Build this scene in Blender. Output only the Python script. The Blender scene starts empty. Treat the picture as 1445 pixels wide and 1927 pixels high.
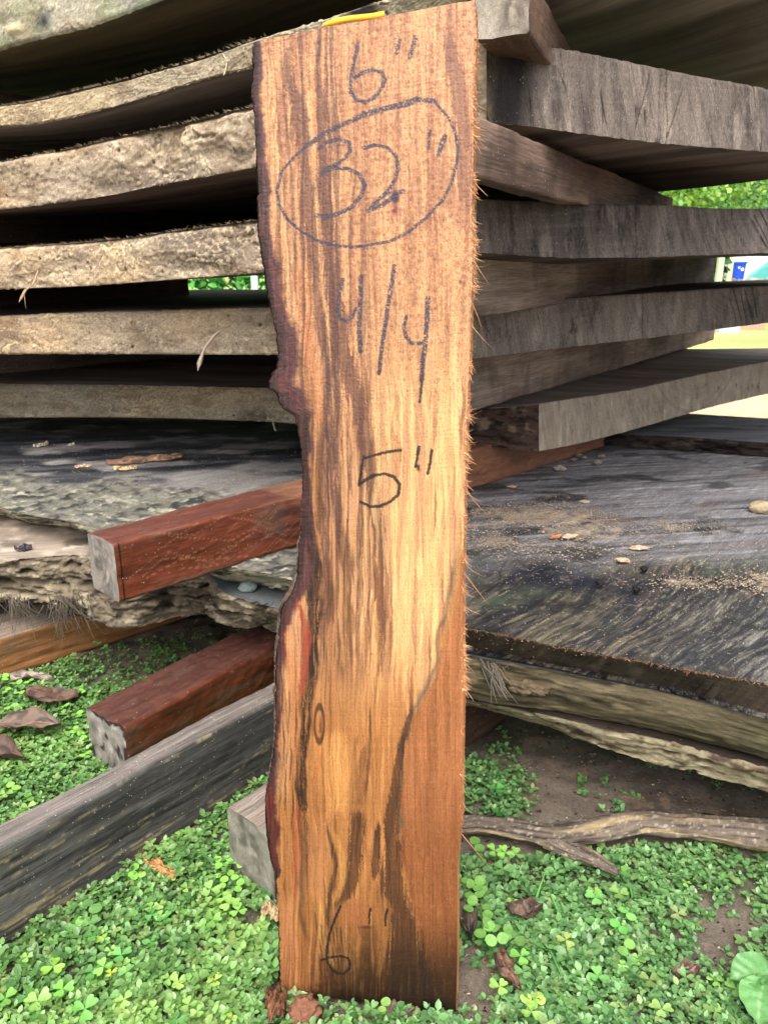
import bpy, math, random
import numpy as np
random.seed(7); rng = np.random.default_rng(7)
sc = bpy.context.scene
COL = sc.collection
# ------------------------------------------------------------------ camera
CAM_H = .62; PITCH = math.radians(18); F = 1420.
cam = bpy.data.cameras.new('camera'); camo = bpy.data.objects.new('camera', cam); COL.objects.link(camo)
camo.location = (0, 0, CAM_H); camo.rotation_euler = (math.radians(90) - PITCH, 0, 0)
cam.sensor_fit = 'HORIZONTAL'; cam.sensor_width = 36; cam.lens = 36 * F / 1445
cam.clip_start = .02; cam.clip_end = 500
cam.dof.use_dof = True; cam.dof.focus_distance = .66; cam.dof.aperture_fstop = 26
sc.camera = camo
# ------------------------------------------------------------------ light
SUN_EL, SUN_AZ = 58, 190      # degrees; azimuth measured from +Y clockwise: behind the camera, to the left
w = bpy.data.worlds.new('World'); sc.world = w; w.use_nodes = True
nt = w.node_tree; bg = nt.nodes['Background']
sky = nt.nodes.new('ShaderNodeTexSky'); sky.sky_type = 'NISHITA'; sky.sun_disc = False
sky.sun_elevation = math.radians(SUN_EL); sky.sun_rotation = math.radians(SUN_AZ)
sky.dust_density = 6; sky.air_density = 1.0; sky.ozone_density = .6
hs = nt.nodes.new('ShaderNodeHueSaturation'); hs.inputs['Saturation'].default_value = .5
nt.links.new(sky.outputs[0], hs.inputs['Color']); nt.links.new(hs.outputs[0], bg.inputs[0]); bg.inputs[1].default_value = .15
sl = bpy.data.lights.new('sun', 'SUN'); sl.energy = .9; sl.angle = math.radians(50); sl.color = (1, .97, .93)
so = bpy.data.objects.new('sun', sl); COL.objects.link(so)
az = math.radians(SUN_AZ); el = math.radians(SUN_EL)
from mathutils import Vector
so.rotation_euler = Vector((math.sin(az)*math.cos(el), math.cos(az)*math.cos(el), math.sin(el))).to_track_quat('Z', 'Y').to_euler()
sc.view_settings.view_transform = 'Standard'; sc.view_settings.look = 'None'
sc.view_settings.gamma = 1; sc.view_settings.use_curve_mapping = False
sc.view_settings.exposure = 1.05
sc.cycles.max_bounces = 6; sc.cycles.use_denoising = True

# ------------------------------------------------------------------ measuring from the photograph
cp, sp = math.cos(PITCH), math.sin(PITCH)
CO = np.array([0, 0, CAM_H]); FW = np.array([0, cp, -sp]); UP = np.array([0, sp, cp]); RI = np.array([1., 0, 0])
def ray(x, y): return FW + (x - 722.5) / F * RI + (963.5 - y) / F * UP
def PD(x, y, d): return CO + ray(x, y) * d
def PZ(x, y, z):
    r = ray(x, y); return CO + r * ((z - CAM_H) / r[2])
def PY(x, y, P):
    r = ray(x, y); return CO + r * (P[1] / r[1])
def proj(P):
    v = np.asarray(P) - CO; d = v @ FW
    return 722.5 + F * (v @ RI) / d, 963.5 - F * (v @ UP) / d
# ------------------------------------------------------------------ noise
def _h(i, j, k):
    i = i.astype(np.int64); j = j.astype(np.int64); k = k.astype(np.int64)
    n = (i * 374761393 + j * 668265263 + k * 2147483647 + 1013904223) & 0xffffffff
    n = ((n ^ (n >> 13)) * 1274126177) & 0xffffffff
    n = ((n ^ (n >> 15)) * 2246822519) & 0xffffffff
    return ((n ^ (n >> 16)) & 0xffffff) / float(0xffffff)
def noise(x, y=0., z=0.):
    x, y, z = np.broadcast_arrays(np.asarray(x, float), np.asarray(y, float), np.asarray(z, float))
    i, j, k = np.floor(x), np.floor(y), np.floor(z)
    u, v, s = x - i, y - j, z - k
    u = u*u*(3-2*u); v = v*v*(3-2*v); s = s*s*(3-2*s)
    r = 0
    for a in (0, 1):
        for b in (0, 1):
            for c in (0, 1):
                r = r + _h(i+a, j+b, k+c) * (u if a else 1-u) * (v if b else 1-v) * (s if c else 1-s)
    return r * 2 - 1
def fbm(x, y=0., z=0., o=4, g=.5):
    r = 0; a = 1.; f = 1.; t = 0
    for q in range(o):
        r = r + a * noise(x*f + 17.3*q, np.asarray(y)*f + 5.1*q, np.asarray(z)*f + 9.7*q); t += a; a *= g; f *= 2.03
    return r / t * 1.5
def ss(a, b, x):
    t = np.clip((x - a) / (b - a), 0, 1); return t*t*(3-2*t)
def L(r, g, b):
    c = np.array([r, g, b]) / 255.
    return np.where(c < .04045, c / 12.92, ((c + .055) / 1.055) ** 2.4)
def mixc(a, b, t): return a + (b - a) * np.asarray(t)[..., None]
def solid(c, like): return np.ones(np.shape(like) + (3,)) * c
# ------------------------------------------------------------------ mesh collecting
class MB:
    def __init__(s): s.v = []; s.c = []; s.g = []; s.f = []; s.m = []; s.n = 0; s.flat = []
    def raw(s, v, f, col, gp=None, mi=0, flat=False):
        v = np.asarray(v, float).reshape(-1, 3); col = np.broadcast_to(np.asarray(col, float), (len(v), 3)) if np.ndim(col) == 1 else np.asarray(col).reshape(-1, 3)
        gp = v if gp is None else np.asarray(gp).reshape(-1, 3)
        f = np.asarray(f, int)
        s.v.append(v); s.c.append(col); s.g.append(gp); s.f.append(f + s.n); s.m.append(np.full(len(f), mi)); s.flat.append(np.full(len(f), not flat)); s.n += len(v)
    def grid(s, P, col, gp=None, mi=0, flip=False, wrap=False):
        n, m = P.shape[:2]
        id_ = np.arange(n*m).reshape(n, m)
        if wrap: id_ = np.concatenate([id_, id_[:, :1]], 1)
        a, b, c, d = id_[:-1, :-1], id_[1:, :-1], id_[1:, 1:], id_[:-1, 1:]
        f = np.stack([a, b, c, d] if not flip else [a, d, c, b], -1).reshape(-1, 4)
        s.raw(P, f, np.broadcast_to(col, P.shape), gp, mi)
    def build(s, name, mats, parent=None, kind=None, label=None, cat=None, group=None, origin=None):
        v = np.concatenate(s.v); c = np.concatenate(s.c); g = np.concatenate(s.g)
        me = bpy.data.meshes.new(name)
        if not isinstance(mats, (list, tuple)): mats = [mats]
        for m in mats: me.materials.append(m)
        lens = np.concatenate([np.full(len(f), f.shape[1]) for f in s.f]); lp = np.concatenate([f.ravel() for f in s.f])
        if origin is None and parent is None: origin = (v.min(0) + v.max(0)) / 2 * [1, 1, 0] + [0, 0, v[:, 2].min()]
        if origin is None: origin = (v.min(0) + v.max(0)) / 2
        me.vertices.add(len(v)); me.vertices.foreach_set('co', (v - origin).ravel())
        me.loops.add(len(lp)); me.loops.foreach_set('vertex_index', lp.astype(np.int32))
        me.polygons.add(len(lens)); st = np.concatenate([[0], np.cumsum(lens)[:-1]])
        me.polygons.foreach_set('loop_start', st.astype(np.int32)); me.polygons.foreach_set('loop_total', lens.astype(np.int32))
        me.polygons.foreach_set('material_index', np.concatenate(s.m).astype(np.int32))
        me.polygons.foreach_set('use_smooth', np.concatenate(s.flat))
        a = me.attributes.new('Col', 'FLOAT_COLOR', 'POINT'); a.data.foreach_set('color', np.concatenate([np.clip(c, .002, .95), np.ones((len(c), 1))], 1).ravel())
        a = me.attributes.new('gp', 'FLOAT_VECTOR', 'POINT'); a.data.foreach_set('vector', g.ravel())
        me.update(calc_edges=True); me.validate()
        o = bpy.data.objects.new(name, me); COL.objects.link(o); o.location = origin
        if parent: child(o, parent)
        tag(o, label, cat, group, kind); return o
def tag(o, label=None, cat=None, group=None, kind=None):
    if label: o['label'] = label
    if cat: o['category'] = cat
    if group: o['group'] = group
    if kind: o['kind'] = kind
def child(o, parent):   # keep the world place while parenting to an unrotated, unscaled thing
    o.parent = parent; o.matrix_parent_inverse.identity(); o.location = Vector(o.location) - Vector(parent.location)
def empty(name, loc, label, cat, group=None):
    o = bpy.data.objects.new(name, None); COL.objects.link(o); o.location = loc; tag(o, label, cat, group); return o
# ------------------------------------------------------------------ materials
def mat(name, rough=.7, fib=(12, 420, 420), amt=.35, bump=.25, bdist=.0012, spec=.5, big=(3, 30, 30), bamt=.25, speck=0., speckc=(.6, .5, .38), trans=0., saw=0., rvar=.12, fine=0.):
    m = bpy.data.materials.new(name); m.use_nodes = True; t = m.node_tree; N = t.nodes; K = t.links; b = N['Principled BSDF']
    def n(ty, **k):
        q = N.new(ty)
        for a, v in k.items(): setattr(q, a, v)
        return q
    ac = n('ShaderNodeAttribute', attribute_name='Col'); ag = n('ShaderNodeAttribute', attribute_name='gp')
    def nz(scale, det=6, r=.6):
        mp = n('ShaderNodeMapping'); mp.inputs['Scale'].default_value = scale; K.new(ag.outputs['Vector'], mp.inputs[0])
        q = n('ShaderNodeTexNoise'); q.inputs['Scale'].default_value = 1; q.inputs['Detail'].default_value = det; q.inputs['Roughness'].default_value = r
        K.new(mp.outputs[0], q.inputs['Vector']); return q
    def rmap(sock, a, b_, lo=.25, hi=.75):
        q = n('ShaderNodeMapRange'); q.inputs[1].default_value = lo; q.inputs[2].default_value = hi; q.inputs[3].default_value = a; q.inputs[4].default_value = b_; K.new(sock, q.inputs[0]); return q.outputs[0]
    def mth(op, x, y):
        q = n('ShaderNodeMath', operation=op)
        for i, s_ in enumerate((x, y)):
            if isinstance(s_, (int, float)): q.inputs[i].default_value = s_
            else: K.new(s_, q.inputs[i])
        return q.outputs[0]
    f1 = nz(fib); f2 = nz(big, 4)
    k = mth('MULTIPLY', rmap(f1.outputs[0], 1-amt, 1+amt), rmap(f2.outputs[0], 1-bamt, 1+bamt))
    h = f1.outputs[0]
    if saw:
        f3 = nz((700, 6, 6), 5); k = mth('MULTIPLY', k, rmap(f3.outputs[0], 1-saw, 1+saw*.6, .35, .7)); h = mth('ADD', mth('MULTIPLY', h, .5), mth('MULTIPLY', f3.outputs[0], 1.))
    if fine:
        f4 = nz((900, 900, 900), 3); k = mth('MULTIPLY', k, rmap(f4.outputs[0], 1-fine, 1+fine)); h = mth('ADD', h, f4.outputs[0])
    vm = n('ShaderNodeVectorMath', operation='SCALE'); K.new(ac.outputs['Color'], vm.inputs[0]); K.new(k, vm.inputs['Scale'])
    out = vm.outputs[0]
    if speck:
        vo = n('ShaderNodeTexVoronoi'); vo.inputs['Scale'].default_value = 430; K.new(ag.outputs['Vector'], vo.inputs['Vector'])
        pick = n('ShaderNodeSeparateColor'); K.new(vo.outputs['Color'], pick.inputs[0])
        on = mth('MULTIPLY', mth('LESS_THAN', pick.outputs[0], speck), mth('LESS_THAN', vo.outputs['Distance'], .26))
        mx = n('ShaderNodeMix', data_type='RGBA'); K.new(on, mx.inputs[0]); K.new(out, mx.inputs[6]); mx.inputs[7].default_value = (*speckc, 1); out = mx.outputs[2]
        h = mth('ADD', h, mth('MULTIPLY', on, .6))
    K.new(out, b.inputs['Base Color'])
    b.inputs['Specular IOR Level'].default_value = spec
    K.new(rmap(f1.outputs[0], rough - rvar, rough + rvar), b.inputs['Roughness'])
    bp = n('ShaderNodeBump'); bp.inputs['Strength'].default_value = bump; bp.inputs['Distance'].default_value = bdist; K.new(h, bp.inputs['Height']); K.new(bp.outputs[0], b.inputs['Normal'])
    if trans:
        tr = n('ShaderNodeBsdfTranslucent'); K.new(out, tr.inputs[0]); ms = n('ShaderNodeMixShader'); ms.inputs[0].default_value = trans
        K.new(b.outputs[0], ms.inputs[1]); K.new(tr.outputs[0], ms.inputs[2]); K.new(ms.outputs[0], N['Material Output'].inputs[0])
    return m
M_live = mat('weathered_live_edge', rough=.85, fib=(120, 420, 420), amt=.34, bump=.5, bdist=.002, spec=.2, big=(9, 40, 40), bamt=.2, fine=.34)
M_sand = mat('sanded_end_grain', rough=.85, fib=(420, 520, 520), amt=.5, bump=.6, bdist=.0015, spec=.2, big=(30, 60, 60), bamt=.2, speck=.006, fine=.35)
M_end = mat('weathered_end_grain', rough=.8, fib=(260, 560, 560), amt=.5, bump=.6, bdist=.002, spec=.25, big=(14, 70, 70), bamt=.35, speck=.03, speckc=(.42, .39, .34), fine=.45)
M_face = mat('weathered_plank_face', rough=.75, fib=(14, 380, 380), amt=.42, bump=.3, spec=.3, big=(2, 22, 22), bamt=.4, speck=.01)
M_slab = mat('wet_slab_face', rough=.56, fib=(26, 430, 430), amt=.55, bump=.8, bdist=.002, spec=.42, big=(7, 60, 60), bamt=.3, speck=.05, speckc=(.5, .45, .38), fine=.35, rvar=.2)
M_red = mat('wet_red_hardwood', rough=.46, fib=(40, 420, 420), amt=.42, bump=.5, spec=.42, big=(8, 70, 70), bamt=.35, fine=.25, speck=.03, speckc=(.55, .45, .33), rvar=.12)
M_grey = mat('weathered_grey_beam', rough=.75, fib=(20, 520, 520), amt=.6, fine=.3, bump=.5, spec=.3, big=(4, 90, 90), bamt=.35, speck=.05, speckc=(.5, .45, .36))
M_saw = mat('sawn_end', rough=.85, fib=(300, 500, 500), amt=.25, bump=.5, spec=.2, big=(40, 60, 60), bamt=.25, fine=.2)
M_board = mat('fresh_sawn_board', rough=.48, fib=(40, 1500, 1500), amt=.22, bump=.2, bdist=.0006, spec=.35, big=(6, 70, 70), bamt=.06, saw=.05, rvar=.12, fine=.22)
M_bark = mat('bark', rough=.9, fib=(90, 300, 300), amt=.3, bump=.8, bdist=.003, spec=.15, big=(14, 50, 50), bamt=.25, fine=.3)
M_soil = mat('soil', rough=.95, fib=(220, 220, 220), amt=.3, bump=.8, bdist=.003, spec=.15, big=(25, 25, 25), bamt=.25, fine=.3)
M_leaf = mat('leaf', rough=.34, fib=(300, 300, 300), amt=.2, bump=.25, spec=.6, big=(30, 30, 30), bamt=.12, trans=.22)
M_dry = mat('dry_fibre', rough=.75, fib=(120, 600, 600), amt=.2, bump=.2, spec=.3, big=(20, 20, 20), bamt=.15)
M_dead = mat('dead_leaf', rough=.6, fib=(150, 150, 150), amt=.25, bump=.3, spec=.35, big=(30, 30, 30), bamt=.25)
M_rock = mat('stone', rough=.85, fib=(160, 160, 160), amt=.2, bump=.5, bdist=.002, spec=.25, big=(40, 40, 40), bamt=.15, fine=.2)
M_dust = mat('sawdust', rough=.95, fib=(500, 500, 500), amt=.15, bump=.1, spec=.1)
M_plain = mat('painted_surface', rough=.5, fib=(3, 3, 3), amt=.06, bump=.02, spec=.4, big=(1, 1, 1), bamt=.08)
M_far = mat('far_foliage', rough=.6, fib=(8, 8, 8), amt=.2, bump=.05, spec=.3, big=(.8, .8, .8), bamt=.3, trans=.3)
# ------------------------------------------------------------------ curve helpers
def resample(P, n):
    P = np.asarray(P, float); d = np.concatenate([[0], np.cumsum(np.linalg.norm(np.diff(P[:, :2], axis=0), axis=1))])
    t = np.linspace(0, d[-1], n)
    out = np.stack([np.interp(t, d, P[:, i]) for i in range(P.shape[1])], 1)
    if len(P) > 2:
        k = max(1, int(n / len(P) / 3)); ker = np.hanning(2*k+3)[1:-1]; ker /= ker.sum()
        pad = np.concatenate([2*out[:1] - out[k:0:-1], out, 2*out[-1:] - out[-2:-k-2:-1]])
        out = np.stack([np.convolve(pad[:, i], ker, 'valid') for i in range(P.shape[1])], 1)[:n]
    return out, t
def stations(L_):       # (px, top py, bottom py, depth) -> rows of top xyz + bottom xyz
    r = []
    for x, yt, yb, d in L_:
        T = PD(x, yt, d); B = PY(x, yb, T); r.append(np.concatenate([T, B]))
    return np.array(r)
def strip(xs, tops, bots, deps):   # separate polylines for the top and bottom edge, each a list of (px, py)
    tx, ty = zip(*tops); bx, by = zip(*bots); dx, dd = zip(*deps)
    def ip(x, X, Y):
        X = np.array(X, float); Y = np.array(Y, float)
        if x < X[0]: return Y[0] + (Y[1]-Y[0])/(X[1]-X[0])*(x-X[0])*.6
        if x > X[-1]: return Y[-1] + (Y[-1]-Y[-2])/(X[-1]-X[-2])*(x-X[-1])
        return np.interp(x, X, Y)
    return [(x, ip(x, tx, ty), ip(x, bx, by), np.interp(x, dx, dd)) for x in xs]
# wall painters: (s along edge, h 0 top..1 bottom, z, P) -> displacement outward (m), colour
def beetle(base, dark, pale, seed, gr=None, amp=.0014, holes=26):
    def fn(s, h, z, P, hh):
        y = z
        wx, wy = fbm(s*18, y*34, seed, 3)*.35, fbm(s*18, y*34, seed+5., 3)*.35
        a = fbm(s*9+seed+wx, y*23+seed+wy, 0., 4, .5); jag = fbm(s*110+seed, y*170, 3., 3)*.10
        q = (a + jag)*3.4; fl = np.floor(q); fr = q - fl
        d = (fl + ss(.86, 1., fr) + fr*.25)*amp*1.25 + fbm(s*190, y*260, seed, 3)*.0004 + fbm(s*60, y*110, seed, 3)*.0003
        vis = ss(-.5, .3, fbm(s*9+seed, y*16, 5., 2))
        rim = ss(.62, .84, fr)*(1-ss(.9, .97, fr))*vis
        line = ((1-ss(.0, .10, fr)) + ss(.97, 1., fr))*vis*(np.abs(fl) < 9)
        gv = fbm(s*17+9*seed+wx*2, y*42+wy*2, 7., 3) + jag*.5; gm = ss(-.25, .25, fbm(s*6+seed, y*14, 15., 2)); gal = (1 - ss(.02, .07, np.abs(gv)))*gm; galp = ss(.05, .09, gv)*(1-ss(.13, .22, gv))*gm
        d = d - gal*amp*1.3 + galp*amp*.4 - line*amp*.5
        col = mixc(solid(base, s), dark, ss(-.1, .7, fbm(s*9, y*30+seed, 2., 4)))
        col = mixc(col, base*np.array([.82, .86, .94]), ss(-.1, .5, fbm(s*5+seed, y*9, 12., 3))*.6)
        col = mixc(col, pale, np.clip(rim*.5 + galp*.75, 0, 1)); col = mixc(col, base*.3, np.clip(line*.7 + gal*.6, 0, 1)); col = mixc(col, L(104, 82, 62), ss(.1, .7, fbm(s*24+seed, y*44, 18., 4))*.5)
        fb = fbm(s*26+seed, y*420 + fbm(s*14, y*30, 3., 2)*6, 9., 4, .65); col = mixc(col, base*.55, ss(.15, .75, fb)*.6); col = mixc(col, pale, ss(.2, .8, -fb)*.3); d = d + fb*.0006
        wm = ss(-.1, .6, fbm(s*5+seed, y*7, 30., 3)); col = col*(np.array([1, 1, 1]) + wm[..., None]*np.array([.16, .08, -.04]))
        spk = fbm(s*420, y*420, 4., 2); col = col*(1 + .22*np.clip(spk, -.8, .8))[..., None]
        edge = ss(0, .07, h)*ss(0, .05, 1-h)
        d = d*(.4+.6*edge) - .0045*(1-ss(0, .1, h))**2 - .003*(1-ss(0, .06, 1-h))**2
        r = np.random.default_rng(seed)
        smax = s.max()
        for _ in range(int(holes*.7)):
            cs, ch, rr = r.uniform(0, min(smax, 1.6)), r.uniform(.12, .85), r.uniform(.0011, .0024)
            q2 = ((s-cs)**2 + ((h-ch)*hh)**2)/rr**2
            k = np.exp(-q2**2*.5); d = d - .007*k; col = mixc(col, base*.12, k*.9)  # hole interiors coloured near black, shade painted into the dips
        return d + fbm(s*4, seed, 0., 2)*.004, col
    return fn
def rotten(base, dark, pale, seed, amp=.006):
    def fn(s, h, z, P, hh):
        a = fbm(s*17+seed, z*95 + fbm(s*8, 0., seed, 2)*2, 0., 5, .62); b = fbm(s*60, z*260+seed, 3., 5, .65)
        rid = 1-np.abs(fbm(s*13+seed, z*150, 1., 4)); hole = ss(.25, .6, fbm(s*30+seed, z*110, 33., 3))
        d = amp*a + amp*.45*b + rid*amp*.5 - hole*amp*1.2
        col = mixc(solid(base, s), dark, ss(-.1, .6, b + a*.4)); col = mixc(col, pale, ss(.2, .8, fbm(s*40, z*90, 8.+seed, 4))); col = mixc(col, dark*.5, hole*.7)
        return d - .004*(1-ss(0, .12, h)), col
    return fn
def sawn(base, dark, pale, seed, cracks=(), blotch=.5):
    def fn(s, h, z, P, hh):
        streak = fbm(s*60+seed, z*26+s*5, 0., 6, .72) + .3*fbm(s*500, z*300, 2., 3); bl = fbm(s*9+seed, z*8, 4., 4)
        col = mixc(solid(base, s), dark, np.clip(ss(-.1, .8, streak)*.6 + blotch*ss(-.1, .7, bl), 0, 1)); col = mixc(col, pale, ss(.25, .9, fbm(s*80, z*25, 6.+seed, 4))*.5)
        d = fbm(s*150, z*60, seed, 3)*.0004 + fbm(s*5, z*5, seed, 2)*.0015
        arc = np.sqrt((s-.62)**2 + ((h+1.6)*hh)**2); rg = fbm(arc*330, seed, 0., 2); col = mixc(col, dark*.8, ss(.1, .9, rg)*.35); sm = fbm(s*30 + h*hh*420, h*hh*60 - s*6, seed+3., 3); col = mixc(col, pale, ss(.2, .8, sm)*.14)
        ck = (1-ss(.012, .05, np.abs(fbm(s*75+z*10, z*5, seed+7., 2))))*ss(.15, .5, fbm(s*14, z*30, seed+8., 3)); col = mixc(col, dark*.45, ck*.8); d = d - ck*.001
        for c0, sl_, wd, st, en in cracks:
            x = np.abs(s - c0 - (h-.5)*hh*sl_ - fbm(h*3, seed+c0*50, 0., 3)*.0015)
            k = (1-ss(wd*.4, wd, x))*ss(st-.08, st, h)*(1-ss(en, en+.08, h)); d = d - k*.006; col = mixc(col, dark*.25, k*.85)
        ed = 1-ss(0, .04, h); d = d - ed*.0015
        return d, col
    return fn
def facec(base, dark, seed):
    def fn(a, b, P):
        return mixc(solid(base, a), dark, ss(-.2, .7, fbm(a*3+seed, b*30, 0., 4)))
    return fn
def slab(name, A, B, mats,  wallA, wallE, topc, botc=None, E=None, nu=500, nv=90, k=36, kE=36, nE=None, und=.002, gpf=None, label=None, cat=None, group=None, seed=1, far=None, uthin=1.0):
    """A, B: rows top xyz + bottom xyz of the visible long edge and of the opposite edge; E: rows of the near end from A[0] to B[0]."""
    A, sA = resample(A, nu); B, _ = resample(B, nu)
    nE = nE or 900
    if E is not None: E0, sE = resample(E, nE)
    else: E0, sE = resample(np.array([A[0], B[0]]), nE)
    tE = sE/sE[-1]; lin = A[0] + (B[0]-A[0])*tE[:, None]; dev = E0 - lin
    tv = np.linspace(0, 1, nv)**1.4; tv[-1] = 1
    devv = np.stack([np.interp(tv, tE, dev[:, i]) for i in range(6)], 1)
    fade = (1-np.linspace(0, 1, nu))**3
    mb = MB()
    h = np.linspace(0, 1, k)
    def wall(R, s, inward, fn, h):
        P = R[:, None, :3]*(1-h[None, :, None]) + R[:, None, 3:]*h[None, :, None]
        tg = np.gradient(R[:, :3], axis=0); nm = np.stack([tg[:, 1], -tg[:, 0], 0*tg[:, 0]], 1); nm /= np.linalg.norm(nm, axis=1)[:, None] + 1e-9
        if (nm[len(nm)//2] @ inward) > 0: nm = -nm
        S = np.broadcast_to(s[:, None], P.shape[:2]); Hh = np.broadcast_to(h[None], P.shape[:2]); hh = abs(R[:, 2]-R[:, 5]).mean()
        d, col = fn(S, Hh, P[..., 2], P, hh)
        return P, d, nm, col, S
    inw = (B[nu//2]-A[nu//2])[:3]*[1, 1, 0]
    PA, dA, nA, cA, SA = wall(A, sA, inw, wallA, h)
    PEn, dE, nEn, cE, SE = wall(E0, sE, (A[nu//3]-A[0])[:3]*[1, 1, 0], wallE, np.linspace(0, 1, kE))
    dA = dA*ss(-.001, .02, SA)[...] if True else dA
    dE = dE*ss(-.001, .01, SE)
    PA = PA + nA[:, None]*dA[..., None]; PEn = PEn + nEn[:, None]*dE[..., None]
    # a ragged arris along the top and bottom of the long edge
    rag = fbm(sA*120+seed, seed, 0., 4)*.0013; PA[:, 0, 2] += rag; PA[:, -1, 2] += fbm(sA*120+seed, 3+seed, 0., 3)*.0009
    rgE = fbm(sE*140+seed, 8, 0., 3)*.0006; PEn[:, 0, 2] += rgE; PEn[:, -1, 2] -= rgE
    zz = PA[..., 2]
    mb.grid(PA, cA, np.stack([SA, 0*SA+seed, zz], -1), 0)
    mb.grid(PEn, cE, np.stack([PEn[..., 2], SE, 0*SE+seed], -1), 1, flip=True)
    for q, (fn, wa, we) in enumerate(((topc, PA[:, 0], PEn[:, 0]), (botc or topc, PA[:, -1], PEn[:, -1]))):
        o = q*3
        P = A[:, None, o:o+3]*(1-tv[None, :, None]) + B[:, None, o:o+3]*tv[None, :, None] + devv[None, :, o:o+3]*fade[:, None, None]
        a = np.broadcast_to(sA[:, None], P.shape[:2]); b = tv[None]*np.linalg.norm(B[:, :2]-A[:, :2], axis=1)[:, None]
        inner = ss(0, .03, b)*ss(0, .03, a)
        P[..., 2] += fbm(P[..., 0]*6, P[..., 1]*6, seed, 4)*und*inner + fbm(a*8, b*90, seed+4., 3)*und*.25*inner
        P[:, 0] = wa; ez = np.stack([np.interp(tv, tE, we[:, i]) for i in range(3)], 1); P[0] = ez; P[0, 0] = wa[0]
        mb.grid(P, fn(a, b, P), gpf(P) if gpf else np.stack([a, b, 0*a+seed], -1), 2, flip=bool(1-q))
    hb = np.linspace(0, 1, 8)
    PB = B[:, None, :3]*(1-hb[None, :, None]) + B[:, None, 3:]*hb[None, :, None]
    mb.grid(PB, np.broadcast_to(cA.mean((0, 1)), PB.shape), PB, 0, flip=True)
    FE = A[-1]*(1-tv[:, None]) + B[-1]*tv[:, None]
    PF = FE[:, None, :3]*(1-hb[None, :, None]) + FE[:, None, 3:]*hb[None, :, None]
    mb.grid(PF, np.broadcast_to(cE.mean((0, 1)), PF.shape), PF, 1)
    return mb.build(name, mats, label=label, cat=cat, group=group)
def shift(R, v): R = np.array(R, float).copy(); R[:, :3] += v; R[:, 3:] += v; return R
def flatrows(pts, zt, zb): return np.array([[x, y, zt, x, y, zb] for x, y in pts])

# ================================================================== STRUCTURE: ground
def axis(core, lo, hi, far_lo, far_hi):
    c = np.arange(lo, hi, core)
    a = lo - np.cumsum(core*1.16**np.arange(1, 70)); b = hi + np.cumsum(core*1.16**np.arange(1, 70))
    a = a[a > far_lo][::-1]; b = b[b < far_hi]
    return np.concatenate([[far_lo], a, c, b, [far_hi]])
gx = axis(.006, -.85, .85, -90, 90); gy = axis(.006, .3, 1.7, -4, 160)
X, Y = np.meshgrid(gx, gy, indexing='ij')
near = (1-ss(.9, 1.4, np.abs(X)))*(1-ss(1.8, 2.6, Y))
Z = (fbm(X*4, Y*4, 0., 3)*.006 + fbm(X*25, Y*25, 2., 4)*.005 + fbm(X*90, Y*90, 5., 3)*.0018)*near - .007
Z = Z + (1-near)*fbm(X*.3, Y*.3, 0., 3)*.02*ss(2, 6, Y)
soil = mixc(solid(L(120, 110, 98), X), L(78, 70, 62), ss(-.2, .7, fbm(X*12, Y*12, 1., 5)))
soil = mixc(soil, L(70, 84, 52), ss(.1, .7, fbm(X*9+3, Y*9, 7., 4))*.5*near)
soil = mixc(soil, L(140, 120, 100), ss(.35, .8, fbm(X*60, Y*60, 9., 3))*.7)
dirt = mixc(solid(L(225, 196, 160), X), L(190, 160, 125), ss(-.2, .8, fbm(X*3, Y*3, 1., 5)))
lawn = mixc(solid(L(188, 204, 124), X), L(150, 184, 96), ss(-.3, .6, fbm(X*1.2, Y*1.2, 3., 5)))
lawn = mixc(lawn, L(205, 195, 130), ss(.2, .9, fbm(X*.5, Y*.9, 4., 4)))
gcol = mixc(soil, dirt, ss(1.9, 2.5, Y)); lw = ss(5.2, 5.9, Y + fbm(X*1.2, Y, 0., 3)*.5)*(1-ss(24, 27, Y)); lw = np.maximum(lw, ss(-1.2, -1.8, X)*ss(4, 4.6, Y)*0+ (1-ss(-1.9, -1.2, X))*ss(3, 3.6, Y))
gcol = mixc(gcol, lawn, lw)
mb = MB(); mb.grid(np.stack([X, Y, Z], -1), gcol); ground = mb.build('ground', M_soil, kind='structure')
def gz(x, y):
    x = np.asarray(x, float); y = np.asarray(y, float)
    return fbm(x*4, y*4, 0., 3)*.006 + fbm(x*25, y*25, 2., 4)*.005 - .007

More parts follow.
